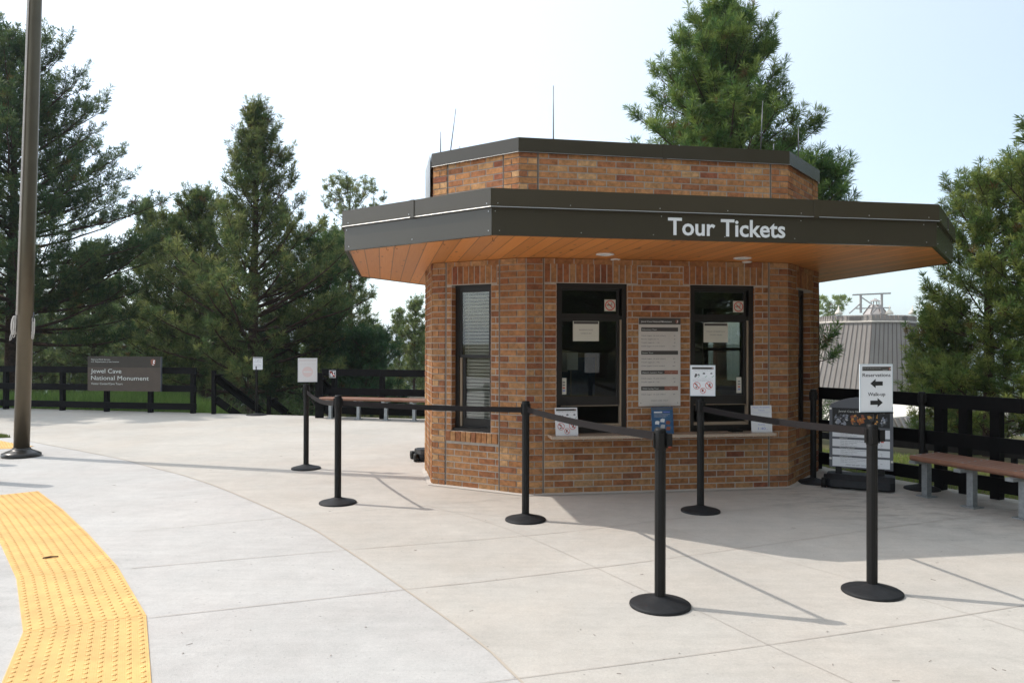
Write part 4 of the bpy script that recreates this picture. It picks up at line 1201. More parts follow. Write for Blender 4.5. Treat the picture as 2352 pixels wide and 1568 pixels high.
def handrail(x, y, ztop, zr, zl, L_, label, zb=0.0, lower_rail=True):
    t = thing('handrail', (x, y, zb), label, 'handrail', 'black timber handrails of the stairs')
    a = MB(); a.box((x, y, (ztop + zb - .3) / 2), (.075, .09, ztop - zb + .3), 'fence'); a.build('rail_post', t)
    Dv = Vector((.27, .96, -.52)) ; Dv = Dv / math.hypot(Dv.x, Dv.y)
    s_ = Vector((.06, 0, 0))
    a = MB(); p = Vector((x, y, zr)) + s_
    a.beam(p, p + Dv * L_, .045, .15, 'fence'); a.beam(p + Vector((.03, -.05, .085)), p + Vector((.03, -.05, .085)) + Dv * L_, .09, .03, 'fence'); a.beam(p + Vector((-.03, -.03, .085)), p + Vector((.15, -.03, .085)), .05, .03, 'fence'); a.build('upper_rail', t)
    if lower_rail:
        a = MB(); p = Vector((x, y, zl)) + s_; a.beam(p, p + Dv * L_, .045, .16, 'fence'); a.build('lower_rail', t)
    q = Vector((x, y, 0)) + Dv * (L_ - .1)
    a = MB(); a.box((q.x, q.y, q.z + zr - .6), (.09, .09, 1.3), 'fence'); a.build('rail_post', t)
    return t


handrail(-6.44, 16.42, .94, .76, .30, 3.0, 'black handrail on the left side of the stairs')
handrail(-5.50, 17.2, .33, .20, -.3, 2.6, 'black handrail in the middle of the stairs', zb=-.45)
handrail(-3.99, 15.6, .92, .72, .28, 3.0, 'black handrail on the right side of the stairs')
a = MB(); a.box((-3.93, 15.62, .46), (.11, .11, .92), 'fence'); bpy.data.objects['handrail.002']
a.build('newel_post', bpy.data.objects['handrail.002'])

# park sign on the left fence -----------------------------------------
SA, SB = at(201, 899, 16.80), at(368.5, 899, 16.50)
SF = Facet(SA, SB); zb_ = .475; zt_ = 1.235; sw = SF.L
t = thing('park_sign', (SF.p(sw / 2, zb_)), 'brown park sign reading Jewel Cave National Monument hung on the left fence', 'sign')
a = MB(); SF.box(a, 0, sw, zb_, zt_, -.05, 0, 'signbrown'); fr = SF.frame(0, zb_, 0); hh = zt_ - zb_
sx = lambda x: (x - 210) / 1790 * sw
sy = lambda y: (1020 - y) / 850 * hh
a.quad(fr, 0, sy(430), sw, hh, 'signdark', .0015); a.quad(fr, 0, sy(436), sw, sy(430), 'ink', .002)
a.text(fr, 'National Park Service', sx(300), sy(262), .028, 'signtext', .003, width=sx(772) - sx(300)); a.text(fr, 'U.S. Department of the Interior', sx(300), sy(318), .028, 'signtext', .003, width=sx(995) - sx(300))
a.text(fr, 'Jewel Cave', sx(292), sy(582), .098, 'signtext', .003, width=sx(1048) - sx(292)); a.text(fr, 'National Monument', sx(300), sy(752), .098, 'signtext', .003, width=sx(1718) - sx(300))
a.text(fr, 'Visitor Center/Cave Tours', sx(300), sy(866), .046, 'signtext', .003, width=sx(1078) - sx(300))
arrowhead(a, fr, sx(1822), sy(392), sy(228) - sy(392), .003); a.build('sign_panel', t)
a = MB(); SF.box(a, sw, sw + .006, zb_, zt_, -.052, .002, 'grey_frame'); a.build('edge_trim', t)
for u in (.3, sw - .3):
    for z in (.9, .55): a = MB(); SF.box(a, u - .05, u + .05, z, z + .06, -.085, -.05, 'galv'); a.build('hanger', t)

# do not feed or approach wildlife sign -------------------------------
p = at(756, 867, 15.68); t = thing('wildlife_sign', p, 'small square black sign with a white animal and red slash on the fence rail', 'sign')
fr = (p, Vector((.96, -.27, 0)).normalized(), Vector((0, 0, 1)), Vector((-.27, -.96, 0)).normalized()); k = .15
a = MB(); panel(a, fr, k, k, .004, 'white'); a.quad(fr, .008, .008, k - .008, k - .008, 'ink', .001)
a.poly(fr, [(.03, .02), (.03, .08), (.045, .10), (.06, .085), (.065, .02), (.05, .02), (.045, .05), (.04, .02)], 'white', .002)
a.poly(fr, [(.07, .02), (.075, .075), (.10, .09), (.13, .115), (.12, .13), (.085, .125), (.08, .11), (.1, .105), (.125, .06), (.13, .02), (.115, .02), (.11, .045), (.085, .045), (.08, .02)], 'white', .002)
a.poly(fr, [(.015, .125), (.025, .14), (.14, .03), (.13, .015)], 'red', .003)
a.build('sign_plate', t)

# ------------------------------------------------------------------ benches


def bench(F_line, B_line, legs, label, zt=.42, cut=None):
    """plank seat between the front and the back line, on square steel legs"""
    f0, f1 = Vector((*F_line[0], 0)), Vector((*F_line[1], 0)); b0, b1 = Vector((*B_line[0], 0)), Vector((*B_line[1], 0))
    t = thing('plank_bench', f0, label, 'bench', 'brown plank benches along the fence')
    npl = 5
    for k in range(npl):
        t0, t1 = k / npl + .008, (k + 1) / npl - .008
        p0, p1 = f0.lerp(b0, t0), f0.lerp(b0, t1); q0, q1 = f1.lerp(b1, t0), f1.lerp(b1, t1)
        a = MB()
        segs = [(0, 1)] if not cut else [(0, cut - .001), (cut + .001, 1)]
        for s0, s1 in segs:
            A, B_, C_, D_ = p0.lerp(q0, s0), p0.lerp(q0, s1), p1.lerp(q1, s1), p1.lerp(q1, s0)
            r = .02 if k in (0, npl - 1) else .004; th = .052; prof = []
            # rounded profile across the plank
            wv = (D_ - A); wl = wv.length; wn = wv / wl
            L0 = r if k == 0 else .004; L1 = r if k == npl - 1 else .004
            pr = []
            for i in range(5): an = math.pi - math.pi / 2 * i / 4; pr.append((L0 + L0 * math.cos(an), th - L0 + L0 * math.sin(an)))
            for i in range(5): an = math.pi / 2 - math.pi / 2 * i / 4; pr.append((wl - L1 + L1 * math.cos(an), th - L1 + L1 * math.sin(an)))
            pr += [(wl, L1), (wl - L1, 0), (L0, 0), (0, L0)]
            v = [A + wn * x + Vector((0, 0, zt - th + z)) for x, z in pr] + [B_ + wn * x + Vector((0, 0, zt - th + z)) for x, z in pr]
            n = len(pr); a.add(v, [(i, (i + 1) % n, n + (i + 1) % n, n + i) for i in range(n)] + [tuple(range(n))[::-1], tuple(range(n, 2 * n))], 'bench')
        a.build('seat_plank', t)
    d = (f1 - f0).normalized(); n = Vector((-d.y, d.x, 0)); rz = math.atan2(d.y, d.x)
    for (x, y) in legs:
        a = MB(); a.box((x, y, (zt - .052 - .03) / 2), (.062, .062, zt - .085), 'galv', rz=rz); a.build('leg', t)
        a = MB(); a.box((x, y, .006), (.135, .135, .011), 'galv', rz=rz); a.build('foot_plate', t)
        a = MB(); w = (b0 - f0).length * .8
        c = Vector((x, y, zt - .052 - .0165)); a.box(c, (.07, w, .03), 'galv', rz=rz); a.build('seat_bracket', t)
        for k in range(npl):
            tt_ = (k + .5) / npl; m_ = (Vector((x, y, 0)) - f0).dot(d); q = (f0 + d * m_).lerp(f0 + d * m_ + (b0 - f0), tt_); bo = MB(); bo.lathe([(.010, -.002), (.010, .002), (.004, .004)], 10, 'galv', c=(q.x, q.y, zt)); bo.build('bolt', t)
    return t


bench([(3.93, 7.52), (4.86, 5.14)], [(4.36, 7.75), (5.28, 5.33)], [(4.13, 7.57), (4.28, 7.07), (4.45, 6.6), (4.63, 6.12), (4.82, 5.65)], 'brown plank bench on galvanised legs beside the rolling sign at the right')
bench([(-3.88, 15.28), (-.72, 14.42)], [(-3.80, 15.68), (-.6, 14.82)], [(-3.677, 15.42), (-3.08, 15.28), (-2.5, 15.12), (-1.92, 14.97), (-1.35, 14.8), (-.85, 14.67)], 'salmon brown plank bench along the fence left of the kiosk', zt=.44, cut=.47)

# ------------------------------------------------------------------ rolling sign
rA, rB = Vector((3.36, 8.06, 0)), Vector((3.90, 7.78, 0)); RF = Facet(rA, rB)


def roll_base(F, root, w):
    a = MB(); prof = [(-.19, .03), (-.17, .10), (-.10, .15), (.10, .15), (.17, .10), (.19, .03), (.15, .012), (-.15, .012)]
    n = len(prof)
    def sect(u, s_): return [F.p(u, .0, -.10) + F.n * (x * s_) + Vector((0, 0, z * (.9 + .1 * s_))) for x, z in prof]
    us = [(-.02, .72), (.02, .95), (.05, 1.0), (w - .05, 1.0), (w - .02, .95), (w + .02, .72)]
    vs = []; [vs.extend(sect(u, s_)) for u, s_ in us]
    fs = [(i * n + k, i * n + (k + 1) % n, (i + 1) * n + (k + 1) % n, (i + 1) * n + k) for i in range(len(us) - 1) for k in range(n)]
    fs += [tuple(range(n))[::-1], tuple(range(len(vs) - n, len(vs)))]
    a.add(vs, fs, 'base', smooth=False); a.build('ballast_base', root)
    for s_ in (-1, 1):
        b = MB(); c = F.p(-.045, .055, -.10 + s_ * .13); b.tube([c - F.u * .022, c + F.u * .022], .052, 24, 'black'); b.tube([c - F.u * .026, c + F.u * .026], .018, 12, 'base'); b.build('wheel', root)


t = thing('rolling_sign', RF.p(RF.L / 2, 0, -.1), 'grey framed rolling price sign with an arched top beside the bench', 'sign')
roll_base(RF, t, RF.L)
lo_, hi_, bw_ = -.01, .17, .62
u0, u1 = 0.0, .61
for u in (.09, .50):
    a = MB(); RF.box(a, u - .03, u + .03, .14, .215, -.12, -.08, 'black'); a.build('support_leg', t)
# panel outline with arched top
zlo, zsh, zpk = .205, .865, .955
arch = [(u0, zlo), (u1, zlo)] + [(u1 - .0, zsh)] + [(u1 - (u1 - u0) * k / 12, zsh + (zpk - zsh) * math.sin(math.pi * k / 12) ** .8) for k in range(1, 12)] + [(u0, zsh)]
hole = None
fr = RF.frame(0, 0, -.085)
a = MB(); n = len(arch)
vs = [fr[0] + fr[1] * x + fr[2] * y for x, y in arch]; vs2 = [v - RF.n * .03 for v in vs]
tri = [tuple(t_) for t_ in tessellate_polygon([[Vector((x, y, 0)) for x, y in arch]])]
a.add(vs + vs2, tri + [tuple(i + n for i in t_[::-1]) for t_ in tri] + [(i, (i + 1) % n, n + (i + 1) % n, n + i) for i in range(n)], 'grey_frame'); a.build('sign_board', t)
a = MB(); e = .0015; x0, x1 = .03, .58
a.quad(fr, x0, zlo + .015, x1, .84, 'paper', e)
a.quad(fr, x0, .645, x1, .84, 'ink', e * 1.6)
a.text(fr, 'Jewel Cave National Monument', .09, .795, .021, 'signtext', e * 2.4, width=.44)
rnd = random.Random(9)
def blobs(cx, cy, r, cols, n_):
    for i in range(n_):
        x, y, s_ = cx + rnd.uniform(-r, r), cy + rnd.uniform(-.05, .055), rnd.uniform(.008, .026); m_ = rnd.randint(5, 8)
        x = min(max(x, x0 + .03), x1 - .03); y = min(max(y, .675), .76)
        pts = [(x + s_ * rnd.uniform(.4, 1.1) * math.cos(2 * math.pi * q / m_), y + s_ * rnd.uniform(.5, 1.1) * math.sin(2 * math.pi * q / m_)) for q in range(m_)]
        a.poly(fr, pts, rnd.choice(cols), e * (2 + .02 * i))
M['ember'] = mat('photo_orange', (.40, .12, .02), .5); M['ember2'] = mat('photo_amber', (.55, .26, .05), .5); M['crys'] = mat('photo_crystal_grey', (.25, .27, .32), .5); M['crys2'] = mat('photo_dark_grey', (.07, .075, .09), .5)
blobs(.11, .715, .06, ['crys', 'crys2', 'soft_ink', 'crys'], 34); blobs(.28, .715, .06, ['ember', 'ember2', 'boardbr', 'boarddk'], 30); blobs(.42, .715, .04, ['boarddk', 'ember2', 'ink'], 14); blobs(.53, .70, .03, ['crys', 'soft_ink', 'ink', 'crys2'], 16)
rows_ = [(.622, .645, 'Discovery Tour'), (.508, .533, 'Scenic Tour'), (.408, .430, 'Historic Lantern Tour'), (.318, .340, 'Wild Caving Tour')]
for y0_, y1_, tx in rows_:
    a.quad(fr, x0, y0_, x1, y1_, 'grey_frame', e * 1.6); a.text(fr, tx, .10, y0_ + .005, .012, 'signtext', e * 2.4, bold=.01)
for y_, l, tx, pr_ in ((.602, .24, 'Reservations Recommended, Check Availability', ''), (.58, .16, 'Adult (ages 16 and older)', '$6'), (.562, .12, 'Youth (ages 6 - 15)', '$3'), (.544, .16, 'Child (ages 5 and under)', 'Free'), (.488, .26, 'Moderately Strenuous, Check Requirements', ''), (.47, .16, 'Adult (ages 16 and older)', '$16'), (.454, .12, 'Youth (ages 6 - 15)', '$8'), (.438, .16, 'Child (ages 5 and under)', 'Free'), (.392, .26, 'Strenuous, Check Requirements, Reservations', ''), (.372, .16, 'Adult (ages 16 and older)', '$16'), (.354, .12, 'Youth (ages 8 - 15)', '$8'), (.30, .26, 'Extremely Strenuous, Reservations Required', ''), (.284, .25, 'Must pass the box requirement', ''), (.266, .16, 'Adult (ages 16 and older)', '$45')):
    a.text(fr, tx, .11, y_, .0085, 'grey_ink', e * 2, width=l)
    if pr_: a.text(fr, pr_, .51, y_, .0085, 'grey_ink', e * 2, align='R')
a.text(fr, 'CREDIT AND DEBIT CARDS ONLY, NO CASH', .16, .236, .0105, 'grey_ink', e * 2, width=.32, bold=.012)
a.build('sign_sheet', t)
for u, z in ((.012, .83), (.6, .83), (.012, .30), (.6, .30)):
    a = MB(); RF.box(a, u - .012, u + .01, z - .01, z + .01, -.085, -.075, 'alu'); a.build('frame_clip', t)
# base of another rolling sign poking out behind the kiosk's left corner
LFp = Facet((-1.20, 9.80), (-.62, 9.98)); t = thing('rolling_stand', LFp.p(0, 0, -.1), 'black wheeled sign stand poking out at the foot of the kiosk left edge', 'sign stand')
roll_base(LFp, t, .6)


# ------------------------------------------------------------------ visitor centre beyond
def roofbuilding():
    K1, K2 = Vector((34.75, 82.6, 0)), Vector((37.9, 80, 0)); s = (K2 - K1).length
    t = thing('visitor_centre', (38.2, 86, -6), 'large building with a steep grey standing seam metal roof beyond the right fence', 'building')
    pts = [K1, K2]; ang = math.atan2(K2.y - K1.y, K2.x - K1.x)
    for i in range(1, 7): ang += R(45); pts.append(pts[-1] + Vector((math.cos(ang), math.sin(ang), 0)) * s)
    C = sum(pts, Vector()) / 8
    zt, zb = 4.07, -3.2; grow = 1.24
    bot = [C + (p - C) * grow + Vector((-.75, 0, 0)) for p in pts]
    a = MB(); b = MB(); n = 8
    for i in range(n):
        j = (i + 1) % n
        A, B = bot[i] + Vector((0, 0, zb)), bot[j] + Vector((0, 0, zb)); C2, D2 = pts[j] + Vector((0, 0, zt)), pts[i] + Vector((0, 0, zt))
        a.add([A, B, C2, D2], [(0, 1, 2, 3)], 'slate')
        nn = (B - A).cross(D2 - A).normalized(); m_ = 9; ww = (B - A).normalized()
        for k in range(m_ + 1):
            f = k / m_; p0, p1 = A.lerp(B, f), D2.lerp(C2, f); a.obox(p0 - ww * .022, p1 - p0, ww * .044, nn * .06, 'seam')
    a.build('roof', t)
    a = MB(); ring_ = [C + (p - C) * 1.035 for p in pts]; r2 = [C + (p - C) * .985 for p in pts]; r3 = [C + (p - C) * .955 for p in pts]
    for i in range(n):
        j = (i + 1) % n; Z = lambda p, z: Vector((p.x, p.y, z))
        a.add([Z(ring_[i], zt - .12), Z(ring_[j], zt - .12), Z(ring_[j], zt + .02), Z(ring_[i], zt + .02)], [(0, 1, 2, 3)], 'slate')
        a.add([Z(ring_[i], zt + .02), Z(ring_[j], zt + .02), Z(r2[j], zt + .09), Z(r2[i], zt + .09)], [(0, 1, 2, 3)], 'cream_roof')
        a.add([Z(r2[i], zt + .09), Z(r2[j], zt + .09), Z(r3[j], zt + .72), Z(r3[i], zt + .72)], [(0, 1, 2, 3)], 'slate')
        a.add([Z(ring_[i], zt - .12), Z(ring_[j], zt - .12), Z(r3[j], zt - .12), Z(r3[i], zt - .12)], [(3, 2, 1, 0)], 'slate')
        a.add([Z(r3[i], zt + .72), Z(r3[j], zt + .72), Z(C, zt + .7)], [(0, 1, 2)], 'slate')
        F = Facet(r2[i], r2[j])
        for k in range(9): F.box(a, F.L * k / 8.0 - .02, F.L * k / 8.0 + .02, zt + .1, zt + .70, -.14, .03, 'slate')
    a.build('roof_curb', t)
    for i in (0, 1):
        F = Facet(r2[i], r2[(i + 1) % 8]); a = MB(); u0, u1 = (F.L * .44, F.L * .74) if i == 0 else (F.L * .86, F.L * .99)
        F.box(a, u0, u1, zt + .2, zt + .58, -.05, .04, 'louver')
        for k in range(4): F.box(a, u0, u1, zt + .22 + .09 * k, zt + .25 + .09 * k, .04, .07, 'slate')
        a.build('louver', t)
    # cupola, antenna frame and small vents on top
    cx, cy = at(2010, 690, 84.0).x, 84.0
    a = MB(); base = zt + .78; z1 = at(2010, 700, cy).z; zt2 = at(2010, 693, cy).z
    a.lathe([(1.3, base), (1.3, base + .15), (.55, z1 - .1), (.50, z1)], 8, 'slate_l', c=(cx, cy, 0), smooth=False)
    for k in range(8):
        th = R(45 * k); a.beam((cx + 1.3 * math.cos(th), cy + 1.3 * math.sin(th), base + .2), (cx + .54 * math.cos(th), cy + .54 * math.sin(th), z1), .08, .08, 'seam')
        a.beam((cx + .42 * math.cos(th), cy + .42 * math.sin(th), z1), (cx + .42 * math.cos(th), cy + .42 * math.sin(th), zt2 + .1), .05, .06, 'slate_l')
    a.lathe([(.6, zt2 + .05), (.05, zt2 + .4)], 8, 'slate_l', c=(cx, cy, 0), smooth=False); a.build('cupola', t)
    a = MB(); Y_ = 82.5; A_ = lambda zx, zy: at(1875.3 + zx * .21214, 635.2 + zy * .21214, Y_)
    a.beam(A_(390, 198), A_(804, 180), .12, .16, 'slate_l'); a.beam(A_(478, 190), A_(480, 392), .2, .2, 'slate_l'); a.beam(A_(707, 185), A_(707, 395), .2, .2, 'slate_l')
    a.beam(A_(430, 345), A_(804, 336), .09, .12, 'slate_l'); a.beam(A_(490, 225), A_(604, 302), .1, .1, 'slate_l'); a.beam(A_(355, 398), A_(472, 295), .1, .12, 'slate_l'); a.beam(A_(598, 398), A_(704, 300), .1, .12, 'slate_l')
    a.build('roof_frame', t)
    for zx in (240, 790, 1040):
        p = A_(zx, 408); a = MB(); a.lathe([(.42, 0), (.34, .25), (.1, .5), (.03, .95)], 12, 'cream_roof', c=p); a.build('roof_vent', t)
    a = MB(); bp = [C + (p - C) * 1.22 for p in pts]; a.prism([(p.x, p.y) for p in bp], -10, -3.25, 'slate'); a.build('wall', t)
    return t


roofbuilding()
# lower wing: cream flat roof with a seamed mansard edge
t = thing('lower_wing', (24, 42, -3), 'low wing with a cream flat roof and dark seamed edge below the right fence', 'building')
P = [at(1840, 965, 35), at(1960, 968, 35.5), at(2139, 950, 38), at(2230, 946, 40)]
zr = -1.95
P = [Vector((gp(x, y, zr).x, gp(x, y, zr).y, 0)) for x, y in ((1700, 967), (1935, 967), (2062, 957), (2139, 949), (2330, 951))]
Q = [Vector((gp(x, y, zr).x, gp(x, y, zr).y, 0)) for x, y in ((2330, 928), (2139, 927), (2062, 922), (1960, 924), (1920, 930), (1880, 936), (1700, 936))]
a = MB(); a.prism([(p.x, p.y) for p in P + Q], zr - .25, zr, 'cream_roof'); a.build('flat_roof', t)
a = MB()
for i in range(len(P) - 1):
    A, B = P[i], P[i + 1]; F = Facet(A, B)
    lo0, lo1 = F.p(0, zr - 3.2, 1.4), F.p(F.L, zr - 3.2, 1.4); h0, h1 = F.p(0, zr - .05, .06), F.p(F.L, zr - .05, .06)
    a.add([lo0, lo1, h1, h0], [(0, 1, 2, 3)], 'slate'); nn = (lo1 - lo0).cross(h0 - lo0).normalized(); m_ = max(2, int(F.L / .42))
    for k in range(m_ + 1):
        p0, p1 = lo0.lerp(lo1, k / m_), h0.lerp(h1, k / m_); a.obox(p0 - F.u * .03, p1 - p0, F.u * .06, nn * .09, 'slate_l' if i > 1 else 'slate')
a.build('mansard', t)
a = MB(); c = sum(P + Q, Vector()) / (len(P) + len(Q)); a.prism([tuple((c + (p - c) * .9)[:2]) for p in P + Q], -9, zr - .3, 'slate'); a.build('wall', t)

# pale low wall and lawn edge seen under the fence rail left of the kiosk
t = thing('low_pale_wall', (-2, 26, -1.6), 'long pale roof slab seen between the fence rails left of the kiosk', 'roof slab')
p0, p1 = at(868, 905, 24), at(1100, 905, 22.5); F = Facet(p0, p1); a = MB(); F.box(a, 0, F.L, at(900, 919, 24).z, at(900, 903, 24).z, -1.5, 0, 'cream_roof'); a.build('slab', t)
a = MB()
for u in (.4, 2.4, 4.4): F.box(a, u, u + .2, -4, at(900, 919, 24).z, -1, -.4, 'slate')
a.build('slab_post', t)


# ------------------------------------------------------------------ pines
def np_mesh(name, V, Fc, colr, m, parent):
    """V (n,3), Fc (k,3) triangles, colr (k,3)"""
    me = bpy.data.meshes.new(name); me.vertices.add(len(V)); me.vertices.foreach_set('co', V.astype(np.float32).ravel())
    me.loops.add(Fc.size); me.loops.foreach_set('vertex_index', Fc.astype(np.int32).ravel())
    me.polygons.add(len(Fc)); me.polygons.foreach_set('loop_start', np.arange(0, Fc.size, 3, dtype=np.int32))
    me.update(calc_edges=True)
    a = me.attributes.new('col', 'FLOAT_COLOR', 'FACE'); a.data.foreach_set('color', np.c_[colr, np.ones(len(colr))].astype(np.float32).ravel())
    me.materials.append(M[m]); o = bpy.data.objects.new(name, me); COL.objects.link(o); o.parent = parent
    return o


def norm(a): return a / np.maximum(np.linalg.norm(a, axis=1, keepdims=True), 1e-9)


def needles(pos, ax, L_, w, N, cols, rng, spread=(18, 72)):
    n = len(pos); pos = np.repeat(pos, N, 0); ax = np.repeat(norm(ax), N, 0); c = np.repeat(cols, N, 0); k = n * N
    rv = rng.normal(size=(k, 3)); perp = norm(rv - ax * (rv * ax).sum(1, keepdims=True))
    th = np.radians(rng.uniform(spread[0], spread[1], k))[:, None]; d = ax * np.cos(th) + perp * np.sin(th)
    d[:, 2] -= .10; d = norm(d)
    ln = (L_ * rng.uniform(.7, 1.15, k))[:, None]; p0 = pos - ax * rng.uniform(-.02, .07, k)[:, None]
    sd = norm(np.cross(d, rng.normal(size=(k, 3)))) * w * .5
    V = np.empty((k, 3, 3)); V[:, 0] = p0 - sd * .6; V[:, 1] = p0 + sd * .6; V[:, 2] = p0 + d * ln
    # widest at two thirds: quad-like blade from two triangles
    mid = p0 + d * ln * .45
    V2 = np.empty((k, 3, 3)); V2[:, 0] = mid - sd; V2[:, 1] = mid + sd; V2[:, 2] = p0 + d * ln * 1.02
    V[:, 2] = mid + sd * .2; V[:, 0] = p0; V[:, 1] = mid - sd
    Va = np.concatenate([V2.reshape(-1, 3), V.reshape(-1, 3)]); Fc = np.arange(len(Va)).reshape(-1, 3)
    cc = c * rng.uniform(.75, 1.25, (k, 1)); return Va, Fc, np.concatenate([cc, cc])


def pine(name, label, x, y, ztop, zbase, prof, cb=.12, whorl=.42, per=5, seed=1, nl=.15, nw=.016, N=12, tr=.14, col=(.035, .062, .022), col2=(.075, .10, .03), asym=None, up=(0, 55), step=.11, bare=.28, droop=.0, group=None, lean=(0, 0), extra=None, fork=False, dens=1.0, cat='tree', tw=1.0):
    rnd = random.Random(seed); rng = np.random.default_rng(seed)
    t = thing(name, (x, y, zbase), label, cat, group); H = ztop - zbase
    wood = MB(); tp = []
    for i in range(13):
        f = i / 12; tp.append(Vector((lean[0] * f * f + .05 * H / 8 * math.sin(f * 5 + seed) * f, lean[1] * f * f + .04 * H / 8 * math.cos(f * 4 + seed) * f, H * f * .985)))
    wood.tube(tp, [tr * (1 - i / 12) ** .8 + .012 for i in range(13)], 9, 'bark')
    def trunk(f):
        k = min(11, int(f * 12)); return tp[k].lerp(tp[k + 1], f * 12 - k)
    pts, axs, inten = [], [], []
    def tuft(p, a, k=1.0): pts.append(tuple(p)); axs.append(tuple(a)); inten.append(k)
    z = cb * H; ts = [p[0] for p in prof]; rs = [p[1] for p in prof]
    branches = []
    while z < H * .965:
        f = (z / H - cb) / (1 - cb); n = per if f < .85 else max(3, per - 1); a0 = rnd.uniform(0, 6.28)
        for k in range(n):
            if rnd.random() > dens: continue
            az = a0 + 2 * math.pi * k / n + rnd.uniform(-.35, .35)
            Rr = float(np.interp(f, ts, rs)) * rnd.choice([rnd.uniform(.55, .85), rnd.uniform(.85, 1.08), rnd.uniform(.9, 1.18)])
            if asym: Rr *= asym(az, f)
            branches.append((z / H, az, Rr, R(up[0] + (up[1] - up[0]) * f ** 1.2 + rnd.uniform(-9, 9))))
        z += whorl * rnd.uniform(.7, 1.3) * (1 - .45 * f)
    for e in (extra or []): branches.append(e)
    for fz, az, Rr, el in branches:
        if Rr < .12: continue
        el = min(el, math.atan2((1.0 - fz) * H * .95 + .05, Rr))
        p = trunk(fz).copy(); dh = Vector((math.cos(az), math.sin(az), 0)); n = max(4, int(Rr / .28)); seg = Rr / n / max(.35, math.cos(el)); line = [p.copy()]
        wob = rnd.uniform(-.22, .22)
        for i in range(n):
            s = (i + 1) / n; e2 = el - droop * math.sin(s * 2.2) + .5 * s * s * (1 - fz); d = Matrix.Rotation(wob * s + rnd.uniform(-.12, .12), 3, 'Z') @ dh
            p = p + (d * math.cos(e2) + Vector((0, 0, math.sin(e2) + rnd.uniform(-.06, .06)))) * seg * .93; line.append(p.copy())
        r0 = max(.010, tr * .34 * min(1, Rr / 2.6) * (1 - fz * .6))
        wood.tube(line, [r0 * (1 - i / n) ** .9 + .005 for i in range(n + 1)], 5 if r0 > .02 else 4, 'bark', caps=False)
        bare_ = bare * (1 - fz * .7)
        s = bare_ * rnd.uniform(.8, 1.2); side = 1
        while s < 1.0:
            k = min(n - 1, int(s * n)); q = line[k].lerp(line[k + 1], s * n - k); d = (line[k + 1] - line[k]).normalized()
            tl = min(.85, (.16 + .42 * Rr * (1 - s) * .55 + .12 * rnd.random())) * tw
            sd = Matrix.Rotation(side * R(rnd.uniform(32, 68)), 3, 'Z') @ d; sd.z += rnd.uniform(-.15, .42) + .25 * fz; sd.normalize()
            e = q + sd * tl
            m_ = q.lerp(e, .5) + Vector((0, 0, -.02)); e.z += .04 + .16 * tl
            wood.tube([q, m_, e], [.007, .005, .004], 3, 'twig', caps=False)
            u = .35 if tl > .3 else .1; nst = max(1, int(tl * (1 - u) / step + .5))
            for i in range(nst + 1):
                w_ = u + (1 - u) * (i / max(1, nst)); c = q.lerp(e, w_); dd = sd + Vector((0, 0, .8 * w_ * w_)); tuft(c, dd, .75 + .35 * w_)
            side = -side; s += step * 1.35 / Rr * rnd.uniform(.8, 1.3)
        for i in range(3): tuft(line[-1] - (line[-1] - line[-2]).normalized() * i * .08, (line[-1] - line[-2]).normalized() + Vector((0, 0, .3)), 1.1)
    for i in range(5): tuft(tp[-1] - Vector((0, 0, i * .1)), (rnd.uniform(-.3, .3), rnd.uniform(-.3, .3), 1), 1.1)
    pts = np.array(pts); axs = np.array(axs); inten = np.array(inten)[:, None]
    mixv = rng.random((len(pts), 1)) ** 1.5; cols = (np.array(col) * (1 - mixv) + np.array(col2) * mixv)
    # some tufts carry older, browner needles
    old = rng.random(len(pts)) < .015; cols[old] = np.array((.07, .05, .025))
    V, Fc, cc = needles(pts, axs, nl * 1.08, nw * 1.15, int(N * 1.9), cols * np.array([2.55, 2.45, 1.75]), rng, (12, 80))
    wood.build('trunk', t, world=False)
    np_mesh('crown', V, Fc, cc, 'needles', t)
    return t


def toward(az0, lo=.6, hi=1.0, pw=1.0):
    return lambda az, f: lo + (hi - lo) * (.5 + .5 * math.cos(az - az0)) ** pw


cone = [(0, .75), (.12, 1.0), (.35, .9), (.7, .5), (.9, .25), (1, .08)]


def sc(p, r): return [(a_, b_ * r) for a_, b_ in p]


TG = 'pines beyond the plaza fence'


def place(px, Y): return (px - 1176) / 1744.9 * Y


def topz(py, Y): return H_ + (793 - py) / 1744.9 * Y


Gd, Gy = (.024, .047, .021), (.062, .088, .028)
# big pine at the left edge
pine('pine_tree', 'tallest dark pine at the left edge behind the flagpole', place(26, 22), 22, topz(70, 22), tz(place(26, 22), 22), [(0, 3.4), (.10, 4.2), (.25, 4.1), (.42, 3.3), (.58, 2.6), (.72, 1.9), (.84, 1.2), (.94, .6), (1, .2)], cb=.17, whorl=.40, per=6, seed=11, nl=.17, nw=.019, N=12, tr=.17, asym=toward(0, .85, 1.06), up=(2, 52), step=.125, bare=.34, tw=1.35, group=TG, col=(.018, .042, .023), col2=(.065, .085, .038),
     extra=[(.22, .15, 4.6, R(24)), (.19, -.25, 4.4, R(12)), (.25, .5, 4.0, R(22))])
